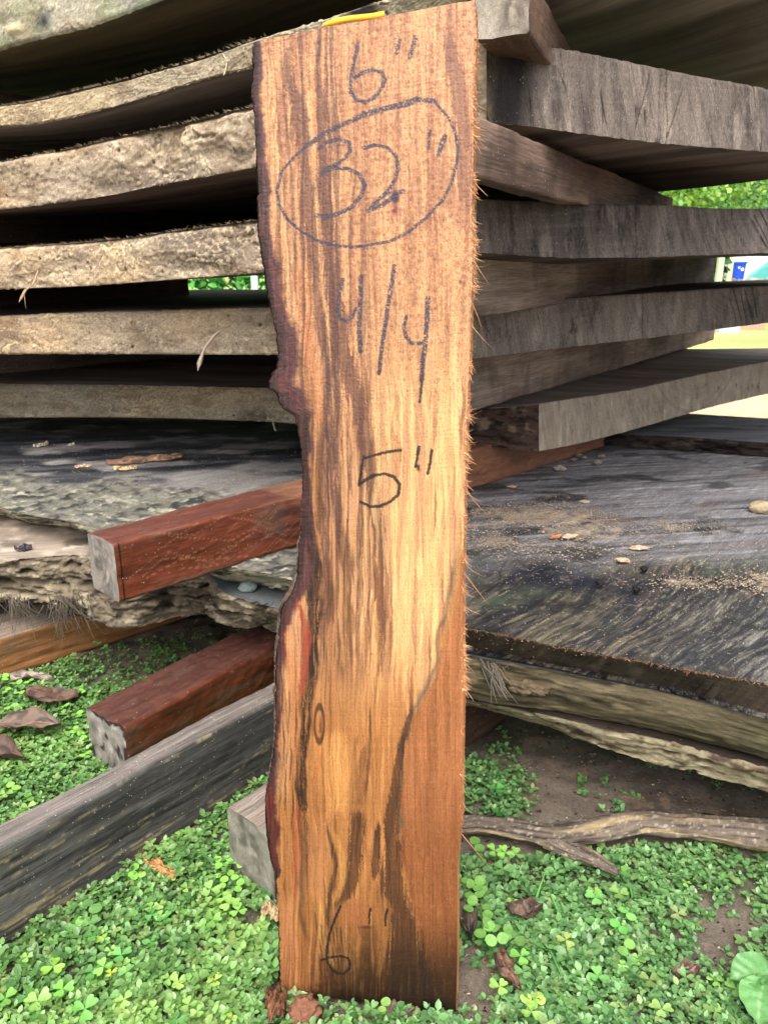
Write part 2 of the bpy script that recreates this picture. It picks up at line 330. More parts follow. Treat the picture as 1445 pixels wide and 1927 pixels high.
# ================================================================== BEAMS lying on the ground and under the stack
def beam(name, P0, P1, w, h, mats, cside, cend, back=0., fwd=0., bev=.0025, seed=1, wob=.0008, n=260, m=16, **kw):
    """P0: bottom corner of the near end, on the side that faces the camera's right; the beam runs towards P1."""
    P0 = np.array(P0, float); P1 = np.array(P1, float); d = P1-P0; Ln = np.linalg.norm(d[:2]); d = d/np.linalg.norm(d)
    P0 = P0 - d*back; Ln = np.linalg.norm(P1-P0) + fwd
    wd = np.array([-d[1], d[0], 0]); wd /= np.linalg.norm(wd); u = np.cross(d, -wd); u = u*np.sign(u[2])
    def side(a, b, m): return [(a[0]+(b[0]-a[0])*t, a[1]+(b[1]-a[1])*t) for t in np.linspace(0, 1, m)]
    c = bev; loop = []
    loop += side((0, c), (0, h-c), m) + side((c*.3, h-c*.3), (c*.3, h-c*.3), 1) + side((c, h), (w-c, h), m) + side((w-c*.3, h-c*.3), (w-c*.3, h-c*.3), 1)
    loop += side((w, h-c), (w, c), 10) + side((w-c, 0), (c, 0), 10)
    lp = np.array(loop); s = np.linspace(0, Ln, n)
    S = np.broadcast_to(s[:, None], (n, len(lp))); A = np.broadcast_to(lp[None, :, 0], S.shape); Bz = np.broadcast_to(lp[None, :, 1], S.shape)
    ds = fbm(S*9, A*30+seed, Bz*30, 3)*wob*2 + fbm(S*60, A*100, Bz*100+seed, 3)*wob
    ou = np.stack([A-w/2, Bz-h/2], -1); ou /= np.linalg.norm(ou, axis=-1, keepdims=True)
    A2 = A + ou[..., 0]*ds; B2 = Bz + ou[..., 1]*ds
    P = P0 + S[..., None]*d + A2[..., None]*wd + B2[..., None]*u
    mb = MB(); gp = np.stack([S, A+seed, Bz], -1)
    mb.grid(P, cside(S, A, Bz, P), gp, 0, wrap=True)
    for e in (0, -1):
        rings = np.linspace(1, 0, 14)[:, None, None]; ctr = P[e].mean(0)
        Q = ctr + (P[e]-ctr)[None]*rings
        aa = w/2 + (A[e]-w/2)[None]*rings[..., 0]; bb = h/2 + (Bz[e]-h/2)[None]*rings[..., 0]
        Q = Q + (d*(-1 if e == 0 else 1))*(fbm(aa*60+seed, bb*60, 0., 4)*.0012*(rings[..., 0] < .99))[..., None]
        mb.grid(Q, cend(aa, bb, w, h), np.stack([bb, aa, 0*aa+seed], -1), 1, wrap=True, flip=(e == 0))
    return mb.build(name, mats, **kw)
def ends(base, dark, pale, seed, chips=None):
    def fn(a, b, w, h):
        c = mixc(solid(base, a), dark, ss(0, .8, fbm(a*60+seed, b*60, 0., 4))); c = mixc(c, pale, ss(.1, .7, fbm(a*140, b*90, 3.+seed, 4))*.7)
        if chips is not None: c = mixc(c, chips, ss(.35, .6, fbm(a*90, b*60+seed, 9., 3) + 1.4*ss(h-.012, h, b)+ .6*(1-ss(0, .012, a))))
        return c
    return fn
def redwood(front, top, seed, tail=None):
    def fn(S, A, B, P):
        c = mixc(solid(front, S), front*.5, ss(-.1, .8, fbm(S*12+seed, A*90, B*90, 5)))
        c = mixc(c, top, ss(.003, .006, A)*ss(.5, .9, B/B.max()))
        c = mixc(c, front*1.5+.02, ss(.2, .9, fbm(S*40, A*260+3, B*260, 4))*.5); c = mixc(c, L(110, 96, 84), ss(.2, .8, fbm(S*14+seed, A*40, B*40, 4))*.3)
        if tail: c = mixc(c, tail[1], ss(tail[0], tail[0]+.03, S + fbm(S*20, B*60, seed, 3)*.03)*.4)
        return c
    return fn
def cA(S, A, B, P):
    c = redwood(L(108, 52, 30), L(100, 60, 50), 3, (.275, L(160, 120, 90)))(S, A, B, P)
    front = 1-ss(.001, .003, A)
    line = (1-ss(.0006, .0014, np.abs(S-.0065)))*front; c = mixc(c, L(25, 12, 8), line)
    for q in range(26):   # scuffs left by a grinder and by dragging
        r = np.random.default_rng(q+5); s0, b0, sl_ = r.uniform(.02, .27), r.uniform(.0, .07), r.uniform(.15, .8)*r.choice([-1, 1])
        k = (1-ss(.0003, .0010, np.abs((B-b0)-(S-s0)*sl_)))*(np.abs(S-s0) < r.uniform(.015, .05)); c = mixc(c, L(190, 130, 96), k*.3*front)
    return c
P0 = PZ(226, 1135, .24); P1 = PZ(560, 1027, .24)
beam('timber_beam', P0, P1, .068, .0735, [M_red, M_saw], cA, ends(L(138, 130, 122), L(98, 92, 86), L(170, 162, 150), 2), fwd=.98, seed=2, n=1500, m=34,
     label='reddish brown square beam with grey end jutting out on top of the lowest slabs', cat='beam', group='square timber beams under the stack')
P0 = PZ(232, 1370, .085)*[1, 1, 0]; P1 = PZ(521, 1212, .085)*[1, 1, 0]
beam('timber_beam', P0+[0, 0, -.004], P1+[0, 0, -.004], .078, .089, [M_red, M_saw], redwood(L(96, 46, 26), L(86, 54, 46), 9), ends(L(140, 134, 126), L(100, 94, 88), L(178, 170, 158), 5, L(48, 44, 42)),
     bev=.005, wob=.0014, fwd=.95, seed=5, n=900, m=26, label='dark red beam with a chipped grey end lying on the weeds behind the grey beam', cat='beam', group='square timber beams under the stack')
def cC(S, A, B, P):
    c = mixc(solid(L(94, 92, 88), S), L(50, 49, 49), ss(-.3, .7, fbm(S*9, B*120+A*60, 2., 6, .7)))
    c = mixc(c, L(112, 106, 94), ss(.0, .6, fbm(S*4, B*30, 22., 4))*.5); c = c*(1-.35*ss(.2, .65, S))[..., None]
    c = mixc(c, L(146, 134, 102), ss(.5, 1., fbm(S*22, B*420+A*90, 5., 3) + .4*fbm(S*7, B*60, 7., 2) + .25*fbm(S*200, B*900, 3., 2))*.85)
    c = mixc(c, L(36, 36, 38), ss(.3, .8, fbm(S*18, B*320, 8., 4))*.7)
    return mixc(c, L(124, 115, 108), ss(.002, .006, A)*ss(.9, .97, B/B.max())*.8)
beam('timber_beam', PZ(0, 1790, -.004), PZ(504, 1467, -.004), .034, .109, [M_grey, M_saw], cC, ends(L(110, 104, 98), L(60, 58, 56), L(150, 145, 135), 7), back=.3, fwd=.06, seed=8, bev=.004, wob=.0008, n=1200, m=40,
     label='long weathered grey beam lying on the weeds in front, tan streaks in its side', cat='beam', group='square timber beams under the stack')
def cD(S, A, B, P):
    c = redwood(L(150, 104, 62), L(140, 128, 116), 12)(S, A, B, P); return c
beam('timber_beam', PZ(0, 1280, -.004), PZ(350, 1165, -.004), .10, .066, [M_grey, M_saw], cD, ends(L(130, 120, 105), L(90, 80, 70), L(160, 150, 135), 7), back=.3, fwd=1., seed=12,
     label='pale orange brown beam on the ground at the far left, below the rotten slab edge', cat='beam', group='square timber beams under the stack')
def cE(S, A, B, P):
    c = redwood(L(112, 80, 62), L(138, 126, 114), 15)(S, A, B, P); return mixc(c, L(60, 46, 38), ss(.1, .3, S)*.7)
P0 = PZ(520, 1707, -.004)
beam('timber_beam', P0, PZ(970, 1340, -.004), .072, .088, [M_grey, M_saw], cE, ends(L(132, 128, 116), L(96, 92, 82), L(160, 156, 142), 17), fwd=.9, seed=15, bev=.004, wob=.0012,
     label='brown beam with a rough pale grey end just behind the foot of the upright board', cat='beam', group='square timber beams under the stack')
# ================================================================== SLABS at the bottom of the stack
def zrows(top, bot, zt, zb):
    """plan curves of the top and bottom edge, from pixels lying at two known heights"""
    T, _ = resample(np.array([PZ(x, y, zt) for x, y in top]), 60); Bq, _ = resample(np.array([PZ(x, y, zb) for x, y in bot]), 60)
    return np.concatenate([T, Bq], 1)
OFF = [(1445, 0)]
# lowest thin slab
A = zrows([(1900, 1540), (1445, 1445), (1240, 1392), (1133, 1372), (1020, 1345), (870, 1318), (560, 1190), (440, 1120), (380, 1075)],
          [(1900, 1590), (1445, 1490), (1300, 1450), (1196, 1427), (1133, 1410), (1007, 1358), (870, 1328), (560, 1210), (440, 1150), (380, 1095)], .122, .088)
B = flatrows([(1.2, 1.25), (.9, 1.75), (.3, 1.9), (-.5, 1.9)], .122, .088)
fr = facec(L(80, 68, 56), L(52, 44, 38), 3)
slab('log_slab', A, B, [M_bark, M_end, M_face], rotten(L(156, 146, 118), L(88, 70, 58), L(188, 178, 146), 31, .0045), sawn(L(90, 80, 70), L(60, 52, 46), L(120, 110, 100), 3), fr, nu=700, k=16, label='thin lowest slab with pale yellowish edge and peeling bark, just above the bare soil', cat='slab', group='live edge slabs under the stack', seed=3)
# middle slab
A = zrows([(1900, 1450), (1445, 1360), (1259, 1304), (1133, 1280), (1028, 1258), (878, 1233), (700, 1195), (560, 1158), (530, 1150), (470, 1133), (412, 1117), (400, 1085), (330, 1092), (240, 1098), (150, 1042), (60, 1052), (0, 1055), (-300, 1060)],
          [(1900, 1540), (1445, 1431), (1196, 1362), (1100, 1345), (1020, 1328), (936, 1326), (878, 1312), (700, 1250), (560, 1198), (500, 1170), (440, 1188), (403, 1168), (400, 1150), (330, 1160), (255, 1185), (160, 1165), (100, 1135), (0, 1122), (-300, 1125)], .194, .126)
B = flatrows([(1.25, 1.3), (1.0, 1.8), (.3, 1.95), (-.6, 2.1), (-1.2, 2.2)], .194, .126)
def s2top(a, b, P):
    x, y = proj(P)
    c = mixc(solid(L(150, 136, 122), a), L(88, 80, 72), ss(-.1, .7, fbm(P[..., 0]*20, P[..., 1]*20, 0., 5)))
    c = mixc(c, L(190, 176, 158), ss(.1, .8, fbm(P[..., 0]*40, P[..., 1]*60, 5., 4))*(x < 200))
    return mixc(c, L(92, 96, 98), ss(380, 420, x))
def w2(s, h, z, P, hh):
    x, y = proj(P); lf = 1-ss(560, 600, x)
    d1, c1 = rotten(L(124, 112, 94), L(48, 42, 34), L(168, 156, 132), 41, .011)(s, h, z, P, hh)
    d2 = fbm(s*9, z*24, 1., 4)*.006 + fbm(s*50, z*160, 4., 4)*.0012 + .009*np.sin(h*math.pi)
    st = fbm(s*10 + z*50, z*190 - s*12, 2., 5, .6)
    c2 = mixc(solid(L(132, 120, 96), s), L(70, 62, 50), ss(-.2, .6, st)); c2 = mixc(c2, L(112, 112, 84), ss(.0, .7, fbm(s*7, z*20, 8., 3))*.5); c2 = mixc(c2, L(188, 170, 135), ss(.3, .8, fbm(s*30, z*90, 3., 4))*.5)
    return d1*lf + d2*(1-lf), mixc(c2, c1, lf)
slab('log_slab', A, B, [M_bark, M_end, M_face], w2, sawn(L(90, 80, 70), L(60, 52, 46), L(120, 110, 100), 3), s2top, nu=1100, k=34, label='middle slab of the lowest three, crumbling rotten edge on the left, tan bark on the right', cat='slab', group='live edge slabs under the stack', seed=4)
# big upper slab
S1top = [(1900, 1375), (1445, 1287), (1250, 1252), (1091, 1224), (960, 1197), (878, 1182), (700, 1132), (560, 1088), (480, 1076), (420, 1066), (330, 1035), (240, 1005), (170, 1000), (150, 982), (75, 975), (25, 962), (0, 950), (-300, 945)]
S1bot = [(1900, 1460), (1445, 1356), (1259, 1301), (1133, 1278), (1028, 1255), (882, 1229), (700, 1172), (560, 1120), (480, 1095), (420, 1090), (330, 1050), (240, 1025), (170, 1012), (150, 992), (75, 988), (25, 978), (0, 965), (-300, 960)]
A = zrows(S1top, S1bot, .24, .198)
B = flatrows([(1.3, 1.4), (1.05, 1.5), (.83, 1.585), (.62, 1.64), (.393, 1.66), (.1, 1.9), (-.4, 2.2), (-1.2, 2.5)], .24, .198)
def s1top(a, b, P):
    x, y = proj(P); X_, Y_ = P[..., 0], P[..., 1]
    u = X_*.68 + Y_*.73; v = -X_*.73 + Y_*.68
    u2 = X_*.97 + Y_*.2; v2 = -X_*.2 + Y_*.97
    u = u + fbm(X_*8, Y_*8, 31., 3)*.012; v = v + fbm(X_*5, Y_*5, 33., 3)*.02
    back = fbm(u2*5, v2*90, 1., 6, .65); frnt = fbm(u*16, v*150, 2., 6, .72); fin = fbm(u*60, v*650, 5., 3, .7)
    c = mixc(solid(L(122, 120, 122), x), L(64, 64, 68), ss(-.2, .7, back)); c = mixc(c, L(176, 176, 180), ss(.0, .8, fbm(u2*6, v2*130, 4., 5, .65))*.6)
    c = mixc(c, L(124, 96, 84), ss(.15, .6, fbm(u2*5, v2*18, 9., 3) - (1-ss(1250, 1380, x))*.6)*.6)
    zone = ss(1010, 1090, y + fbm(X_*14, Y_*14, 3., 4)*30)*ss(850, 900, x)
    cf = mixc(solid(L(34, 35, 42), x), L(112, 104, 80), ss(-.35, .75, frnt*.8 + .5*fin + .5*fbm(u*7, v*26, 5., 3)))
    cf = mixc(cf, L(96, 84, 74), ss(.0, .8, fbm(u*12, v*240, 8., 4))*.5); cf = mixc(cf, L(150, 144, 118), ss(.35, 1.1, fin + frnt*.6)*.6)
    cf = mixc(cf, L(92, 104, 78), ss(.0, .7, fbm(X_*12, Y_*12, 40., 3))*.4)
    wht = ss(1230, 1400, x + (y-1150)*.6); cf = mixc(cf, mixc(solid(L(46, 46, 48), x), L(134, 132, 122), ss(-.3, .9, frnt*.8 + fin*.6 + .5*fbm(u*6, v*20, 60., 3))), wht*.85)
    navy = np.exp(-(((x-1040)/130)**2 + ((y-1085-(x-1040)*.12)/28)**2)); cf = mixc(cf, L(22, 26, 38), np.clip(navy*1.3, 0, 1)*(1-.4*ss(.2, .6, frnt)))
    c = mixc(c, cf, zone)
    mould = ss(.15, .6, fbm(X_*10+4, Y_*16, 70., 5, .6)); c = mixc(c, L(30, 29, 30), mould*.75); crk = 1-ss(.0, .035, np.abs(fbm(u*3.5, v*22, 80., 3))); c = mixc(c, L(18, 16, 16), crk*ss(.1, .4, fbm(X_*5, Y_*5, 90., 2))*.8)
    dn = fbm(X_*60, Y_*60, 50., 5, .7); dz = sum(np.exp(-(((x-a_)/b_)**2 + ((y-c_-(x-a_)*t_)/d_)**2)) for a_, b_, c_, d_, t_ in ((960, 95, 970, 20, .0), (1070, 80, 975, 16, .05), (925, 45, 1020, 13, 0), (1120, 70, 1005, 18, .05), (1270, 60, 990, 8, .1), (1320, 80, 1100, 8, .15), (1440, 40, 1092, 18, .1)))
    c = mixc(c, L(186, 166, 144), np.clip(ss(.3, 1.1, dz*.8 + dn*.8), 0, 1)*.75*(x > 800))
    left = 1-ss(560, 640, x)
    cl = mixc(solid(L(72, 74, 80), x), L(30, 32, 38), ss(-.3, .6, fbm(u2*6, v2*50, 6., 5))); cl = mixc(cl, L(165, 160, 156), ss(-.1, .7, fbm(X_*12, Y_*22, 7., 5) + .8*np.exp(-(((x-470)/130)**2+((y-905)/45)**2)))*.75)
    crust = ss(880, 925, y + fbm(X_*14, Y_*14, 9., 4)*28 - (x-60)*.06)
    rg = fbm(X_*60, Y_*60, 12., 4)
    cc = mixc(solid(L(124, 122, 108), x), L(52, 54, 52), ss(-.2, .6, rg)); cc = mixc(cc, L(172, 168, 148), ss(.2, .8, fbm(X_*70, Y_*90, 15., 4)))
    cl = mixc(cl, cc, crust*.85)
    c = mixc(c, cl, left)
    P[..., 2] += left*crust*(rg*.0035)*ss(0, .02, b)
    # old knots
    return c
def w1(s, h, z, P, hh):
    x, y = proj(P); lf = 1-ss(600, 700, x)
    d1, c1 = rotten(L(152, 148, 128), L(64, 60, 50), L(200, 192, 160), 47, .007)(s, h, z, P, hh)
    d2, c2 = sawn(L(88, 76, 66), L(46, 40, 36), L(124, 110, 96), 23)(s, h, z, P, hh); c2 = mixc(c2, L(156, 118, 88), (1-ss(.0, .09, h))*.7*ss(-.3, .4, fbm(s*50, 0., 0., 3))); d2 = d2 + fbm(s*40, z*20, 9., 4)*.0025
    return d1*lf + (d2 - .012*h)*(1-lf), mixc(c2, c1, lf)
slab('log_slab', A, B, [M_live, M_end, M_slab], w1, sawn(L(62, 54, 48), L(34, 30, 28), L(92, 82, 74), 23), s1top, nu=1500, nv=420, k=22, und=.003, gpf=lambda P: np.stack([P[..., 0]*.68+P[..., 1]*.73, -P[..., 0]*.73+P[..., 1]*.68, P[..., 2]], -1), label='broad blackened slab strewn with sawdust, topmost of the three lowest slabs', cat='slab', group='live edge slabs under the stack', seed=6)
# dark slab piece lying on the far side of the big one
pts = [(1040, 843), (1130, 838), (1280, 846), (1445, 858), (1800, 880)]
A = np.array([np.concatenate([q + [0, 0, .028], q]) for q in [PZ(x, y, .243) for x, y in pts]])[::-1]
B = flatrows([(1.6, 1.7), (1.15, 1.78), (.76, 1.93), (.55, 2.05), (.42, 2.1)], .262, .243)
slab('log_slab', A, B, [M_bark, M_end, M_slab], rotten(L(52, 44, 40), L(26, 22, 22), L(84, 72, 64), 51, .004), sawn(L(60, 50, 45), L(30, 28, 28), L(90, 80, 70), 5), lambda a, b, P: mixc(solid(L(96, 98, 104), a), L(46, 48, 54), ss(-.3, .6, fbm(P[..., 0]*8, P[..., 1]*60, 3., 5))),
     nu=500, k=14, label='dark slab with a ragged black edge lying at the back of the sawdust covered slab', cat='slab', seed=7)
# ================================================================== PLANKS of the stack, bottom to top
T_ = lambda *a: [tuple(q) for q in a]
GP = 'planks stacked with gaps between them'
tan_, tdk, tpl = L(172, 154, 130), L(122, 108, 94), L(218, 200, 166)
def under(seed, c=(96, 84, 68), d=(52, 42, 34)): return facec(L(*c), L(*d), seed)
def gaplist(F_, E_, X=()): return stations(F_), stations(E_)
def plank(F_, E_, G, wA, wE, top, label, seed, bot=None, me=None, **k):
    Fr = stations(F_); Er = stations(E_)
    if k.pop('noK', 0) == 0: Er[0] = Fr[0]
    e = Er[-1]; Ez = k.pop('Eend', None)
    if Ez is not None: Er = np.vstack([Er, [Ez[0], Ez[1], e[2]+Ez[2], Ez[0], Ez[1], e[5]+Ez[2]]]); e = Er[-1]
    Gr = np.array([[x, y, e[2]+dz, x, y, e[5]+dz] for x, y, dz in G]); Gr = np.vstack([e[None], Gr])
    return slab('plank', Fr, Gr, [M_live, me or M_end, M_face], wA, wE, top, botc=bot, E=Er, seed=seed, label=label, cat='plank', group=GP, **k)
ek = sawn
# bottom plank: its end face juts out on the right
xs = [1016, 960, 900, 700, 518, 321, 201, 0, -300]
F4 = strip(xs, T_((0, 723), (201, 725), (321, 727), (518, 731), (885, 770), (985, 766), (1007, 760)), T_((0, 787), (241, 785), (361, 789), (442, 795), (556, 793), (885, 836), (960, 845), (1023, 849)), T_((-300, 1.75), (0, 1.62), (518, 1.47), (900, 1.36), (1016, 1.312)))
F4[0] = (1014, 760, 849, 1.312)
E4 = strip([1014, 1093, 1188, 1332, 1445], T_((1005, 760), (1093, 748), (1188, 734), (1332, 702), (1445, 680)), T_((1023, 849), (1109, 830), (1208, 804), (1328, 768), (1445, 740)), T_((1014, 1.312), (1445, 1.91)))
w4d = rotten(L(76, 60, 52), L(38, 32, 30), L(120, 104, 90), 61, .003); w4l = beetle(L(146, 136, 116), L(96, 88, 74), L(176, 164, 138), 6, holes=10, amp=.0012)
def w4(s, h, z, P, hh):
    x, y = proj(P); d, c = w4l(s, h, z, P, hh); d2, c2 = w4d(s, h, z, P, hh); t = ss(650, 720, x); return d*(1-t)+d2*t, mixc(c, c2, t)
plank(F4, E4, [(1.3, 2.24, 0), (1.138, 2.27, 0), (.858, 2.231, 0), (.3, 2.5, .02), (-1.2, 3.0, .0)], w4, ek(L(164, 150, 132), L(126, 114, 100), L(192, 180, 160), 71, [(.47, .0, .0016, 0, 1.)], .2), facec(L(160, 142, 132), L(118, 102, 94), 6), 'lowest plank above the slabs, its near corner jutting out with a pale speckled end', 66, bot=under(4), me=M_sand, Eend=(1.35, 2.2, 0), nu=1400)
# second plank
xs = [896, 700, 512, 401, 281, 120, 0, -300]
F3 = strip(xs, T_((0, 594.5), (120, 589), (201, 588), (281, 584.5), (401, 580.5), (512, 578.5), (896, 585)), T_((0, 667), (161, 665), (321, 667), (522, 667.6), (896, 674)), T_((-300, 1.55), (0, 1.38), (512, 1.1), (896, 1.04)))
E3 = strip([896, 930, 990, 1071, 1224, 1445], T_((894, 585), (930, 574), (990, 565), (1071, 561), (1445, 537)), T_((890, 674), (1009, 660), (1224, 635), (1445, 607)), T_((896, 1.04), (1445, 1.38)))
plank(F3, E3, [(1.25, 1.95, 0), (1.1, 2.2, 0), (.5, 2.5, -.03), (-1.2, 3.1, -.055)], beetle(tan_*.9, tdk*.9, tpl*.85, 5, holes=24, amp=.001), ek(L(136, 126, 116), L(84, 77, 71), L(168, 156, 144), 72, [(.36, .0, .0012, 0, 1.), (.60, .35, .0014, .0, .9), (.615, .3, .0016, 0, 1), (.63, .4, .0014, .1, 1), (.648, .25, .0018, 0, .8), (.585, .45, .001, .2, .9)], .6), facec(L(120, 104, 96), L(90, 76, 70), 7), 'second plank from the bottom, dark cracked grey end and worm eaten tan edge', 55, bot=under(5), Eend=(1.15, 1.78, 0), nu=1400)
# third plank
xs = [896, 700, 488, 432, 360, 288, 216, 144, 0, -300]
F2 = strip(xs, T_((0, 467), (72, 462), (144, 457), (216, 450), (288, 441), (360, 430), (432, 421), (488, 414), (896, 374)), T_((0, 544), (120, 540), (241, 532), (361, 522), (496, 512), (896, 474)), T_((-300, 1.5), (0, 1.3), (488, .95), (896, .8)))
E2 = strip([896, 989, 1069, 1149, 1208, 1268, 1347, 1445], T_((894, 374), (1041, 380), (1149, 384), (1268, 386), (1347, 392), (1445, 392)), T_((894, 474), (989, 481), (1069, 485), (1208, 484), (1328, 479.5), (1445, 475.5)), T_((896, .8), (1445, 1.05)))
plank(F2, E2, [(1.1, 1.6, .0), (.9, 1.95, .0), (.3, 2.4, .02), (-1.2, 2.9, .03)], beetle(tan_, tdk, tpl, 4, holes=22, amp=.0014), ek(L(120, 110, 103), L(60, 55, 52), L(156, 144, 134), 73, [(.515, .75, .0014, .0, 1.), (.53, .6, .0016, 0, 1.), (.545, .5, .0014, .1, .9), (.562, .4, .0022, 0, 1.), (.50, .8, .0012, .2, 1.), (.26, .1, .001, .1, .8), (.58, .3, .0014, 0, .7), (.49, .9, .001, .3, .9)], .65), facec(L(100, 88, 80), L(70, 60, 56), 8), 'third plank from the bottom, its dark end crossed by slanting cracks at far right', 44, bot=under(9, (88, 76, 64)), Eend=(1.02, 1.4, .01), nu=1400)
# fourth plank, thick dark end
xs = [915, 700, 478, 432, 378, 324, 273, 216, 162, 108, 54, 0, -300]
F1 = strip(xs, T_((0, 304), (54, 293), (108, 284), (162, 272), (216, 259), (273, 246), (324, 236), (378, 223), (432, 209), (478, 200), (915, 70)), T_((0, 394), (72, 385), (144, 376), (216, 365), (288, 349), (345, 338), (414, 326), (480, 313), (915, 229)), T_((-300, 1.42), (0, 1.25), (478, .92), (915, .66)))
E1 = strip([915, 989, 1029, 1109, 1208, 1308, 1445], T_((915, 70), (961, 75), (1029, 84), (1109, 99), (1208, 121), (1308, 141), (1445, 165)), T_((906, 229), (989, 235), (1109, 253), (1208, 265), (1347, 279), (1445, 284.5)), T_((915, .66), (1445, .84)))
def wE1(s, h, z, P, hh):
    d, c = ek(L(134, 122, 112), L(72, 66, 64), L(172, 158, 144), 74, [(.225, -.1, .0007, 0, 1.), (.235, .0, .0014, 0, 1.), (.25, -.5, .0008, .3, 1.), (.2, -.4, .0008, .2, .9), (.1, .6, .0006, .3, .5)], .35)(s, h, z, P, hh)
    x, y = proj(P); k = np.exp(-(((x - 962 + (y-150)*.1)/38)**2)); c = mixc(c, L(26, 27, 32), np.clip(k*1.1, 0, .85)); c = mixc(c, L(74, 64, 62), .5*np.exp(-(((x-1098)/16)**2)))
    fr_ = (1-ss(915, 935, x + fbm(z*60, s*30, 1., 3)*14)); c = mixc(c, mixc(solid(L(126, 118, 88), s), L(66, 62, 46), ss(-.2, .5, fbm(s*300, z*50, 1., 4))), fr_); d = d - fr_*fbm(s*160, z*60, 5., 4)*.003
    return d, c
plank(F1, E1, [(.58, 1.24, 0), (.5, 1.41, 0), (.1, 1.9, .0), (-1.2, 2.7, -.01)], beetle(tan_*.98, tdk, tpl, 3, holes=30, amp=.0019), wE1, facec(L(120, 108, 96), L(80, 70, 62), 9), 'fourth plank from the bottom, thick blackened end at right, beetle grooved edge at left', 33, bot=under(10, (134, 116, 104), (88, 74, 66)), Eend=(.60, 1.17, .0), nu=1400)
# fifth plank: thin at the left, its underside fills the top right corner
xs = [880, 700, 600, 520, 468, 407, 342, 288, 223, 144, 72, 0, -300]
F0 = strip(xs, T_((0, 200), (72, 187), (144, 169), (223, 151), (288, 133), (342, 119), (407, 99), (468, 77), (520, 61), (600, 38), (700, 5), (880, -70)), T_((0, 238), (54, 234), (108, 225), (180, 209), (252, 187), (324, 166), (396, 144), (471, 126), (600, 92), (880, -2)), T_((-300, 1.42), (0, 1.25), (478, .90), (880, .62)))
E0 = stations([(880, -70, -2, .62), (1150, -95, -30, .68), (1445, -110, -40, .74)])
def w0(s, h, z, P, hh):
    d, c = beetle(L(168, 154, 128), L(120, 112, 98), L(206, 190, 156), 2, holes=4, amp=.0009)(s, h, z, P, hh); x, y = proj(P)
    k = np.exp(-(((x-680)/42)**2 + ((y-16)/16)**2))*1.3 + ss(590, 650, x)*.0; c = mixc(c, L(24, 24, 26), np.clip(k*ss(-.6, .3, fbm(s*60, z*80, 2., 3)), 0, .95)); c = mixc(c, L(92, 88, 66), ss(720, 760, x)*.8)
    return d, c
plank([list(q) for q in F0], [(880, -70, -2, .62), (1150, -95, -30, .68), (1445, -110, -40, .74)], [(1.2, 1.9, 0), (.9, 2.3, .0), (.3, 2.8, .0), (-1.2, 3.6, .02)], w0, ek(L(92, 84, 80), L(44, 40, 40), L(124, 114, 108), 75), facec(L(120, 108, 96), L(80, 70, 62), 9), 'fifth plank from the bottom, thin and bowed, passing behind the board top', 22, bot=under(11, (150, 140, 132), (104, 94, 88)), Eend=(1.2, 1.7, .0), nu=1400)
# sixth plank: only its mossy edge shows, top left
xs = [760, 500, 302, 252, 198, 144, 90, 36, 0, -300]
FT = strip(xs, T_((0, -30), (302, -150), (760, -330)), T_((0, 97), (36, 85), (90, 70), (144, 58), (198, 41), (252, 20), (302, 0), (760, -190)), T_((-300, 1.4), (0, 1.2), (302, 1.0), (760, .75)))
def wT(s, h, z, P, hh):
    d, c = beetle(L(158, 156, 142), L(112, 108, 100), L(190, 188, 170), 7, holes=6, amp=.0012)(s, h, z, P, hh)
    x, y = proj(P); c = mixc(c, L(118, 128, 92), ss(.0, .6, fbm(s*10, z*16, 4., 4))*.6); c = mixc(c, L(44, 48, 58), np.exp(-(((x-85)/14)**2+((y-38)/20)**2))*.9)
    k = np.exp(-(((x-32)/13)**2+((y-55)/9)**2)); return d + k*.008, mixc(c, L(196, 180, 140), k)
plank(FT, [(760, -330, -190, .75), (1100, -340, -200, .9), (1445, -340, -210, 1.1)], [(1.3, 2.2, 0), (.7, 2.8, 0), (-.2, 3.2, 0), (-1.5, 3.9, .0)], wT, ek(L(92, 84, 80), L(44, 40, 40), L(124, 114, 108), 76), facec(L(120, 108, 96), L(80, 70, 62), 10), 'topmost plank, thick pale mossy edge with a dark smudge, in the top left corner', 11, bot=under(12, (100, 92, 66), (66, 58, 44)), nu=1200)
# ------------------------------------------------------------------ sticks between the planks
GS = 'spacer sticks between the planks'
def stick(P0, P1, h, wdt, label, c1=(156, 138, 124), c2=(112, 96, 86), seed=1, **k):
    def cs(S, A, B, P):
        c = mixc(solid(L(*c1), S), L(*c2), ss(-.2, .6, fbm(S*6+seed, B*20, 0., 4))); c = mixc(c, L(*c2)*.7, ss(.2, .7, fbm(S*30, B*12+seed, 4., 4))*.5)
        return c
    return beam('spacer_stick', P0, P1, wdt, h, [M_grey if k.pop('g', 1) else M_face, M_saw], cs, ends(L(150, 142, 128), L(110, 100, 90), L(180, 170, 152), seed), seed=seed, bev=.0015, label=label, cat='spacer', group=GS, **k)
a, b = PZ(885, 772, .398), PZ(1343, 640, .398); a[2] = .396; b[2] = .398
stick(a-(b-a)*.02, b, .094, .07, 'light brown spacer stick resting on the lowest plank, its squared far end above grass', seed=21)
stick([.10, .93, .562], [.855, 2.05, .583], .072, .06, 'light brown spacer stick between the second and third planks, paler at its far end', seed=22)
stick([.068, .66, .689], [.50, 1.41, .689], .045, .024, 'brown spacer stick under the thick blackened plank end, right of the board', (146, 122, 106), (96, 76, 66), seed=23)
stick([.116, .695, .799], [.24, 1.02, .80], .042, .045, 'reddish brown spacer stick with a pale sawn end, right of the head of the board', (150, 118, 96), (100, 76, 62), seed=24)
stick([-1.62, 1.28, .50], [-.60, 2.42, .512], .10, .05, 'brown spacer stick deep in the gap left of the board, ending before the greenery', (120, 88, 76), (96, 66, 58), seed=25)
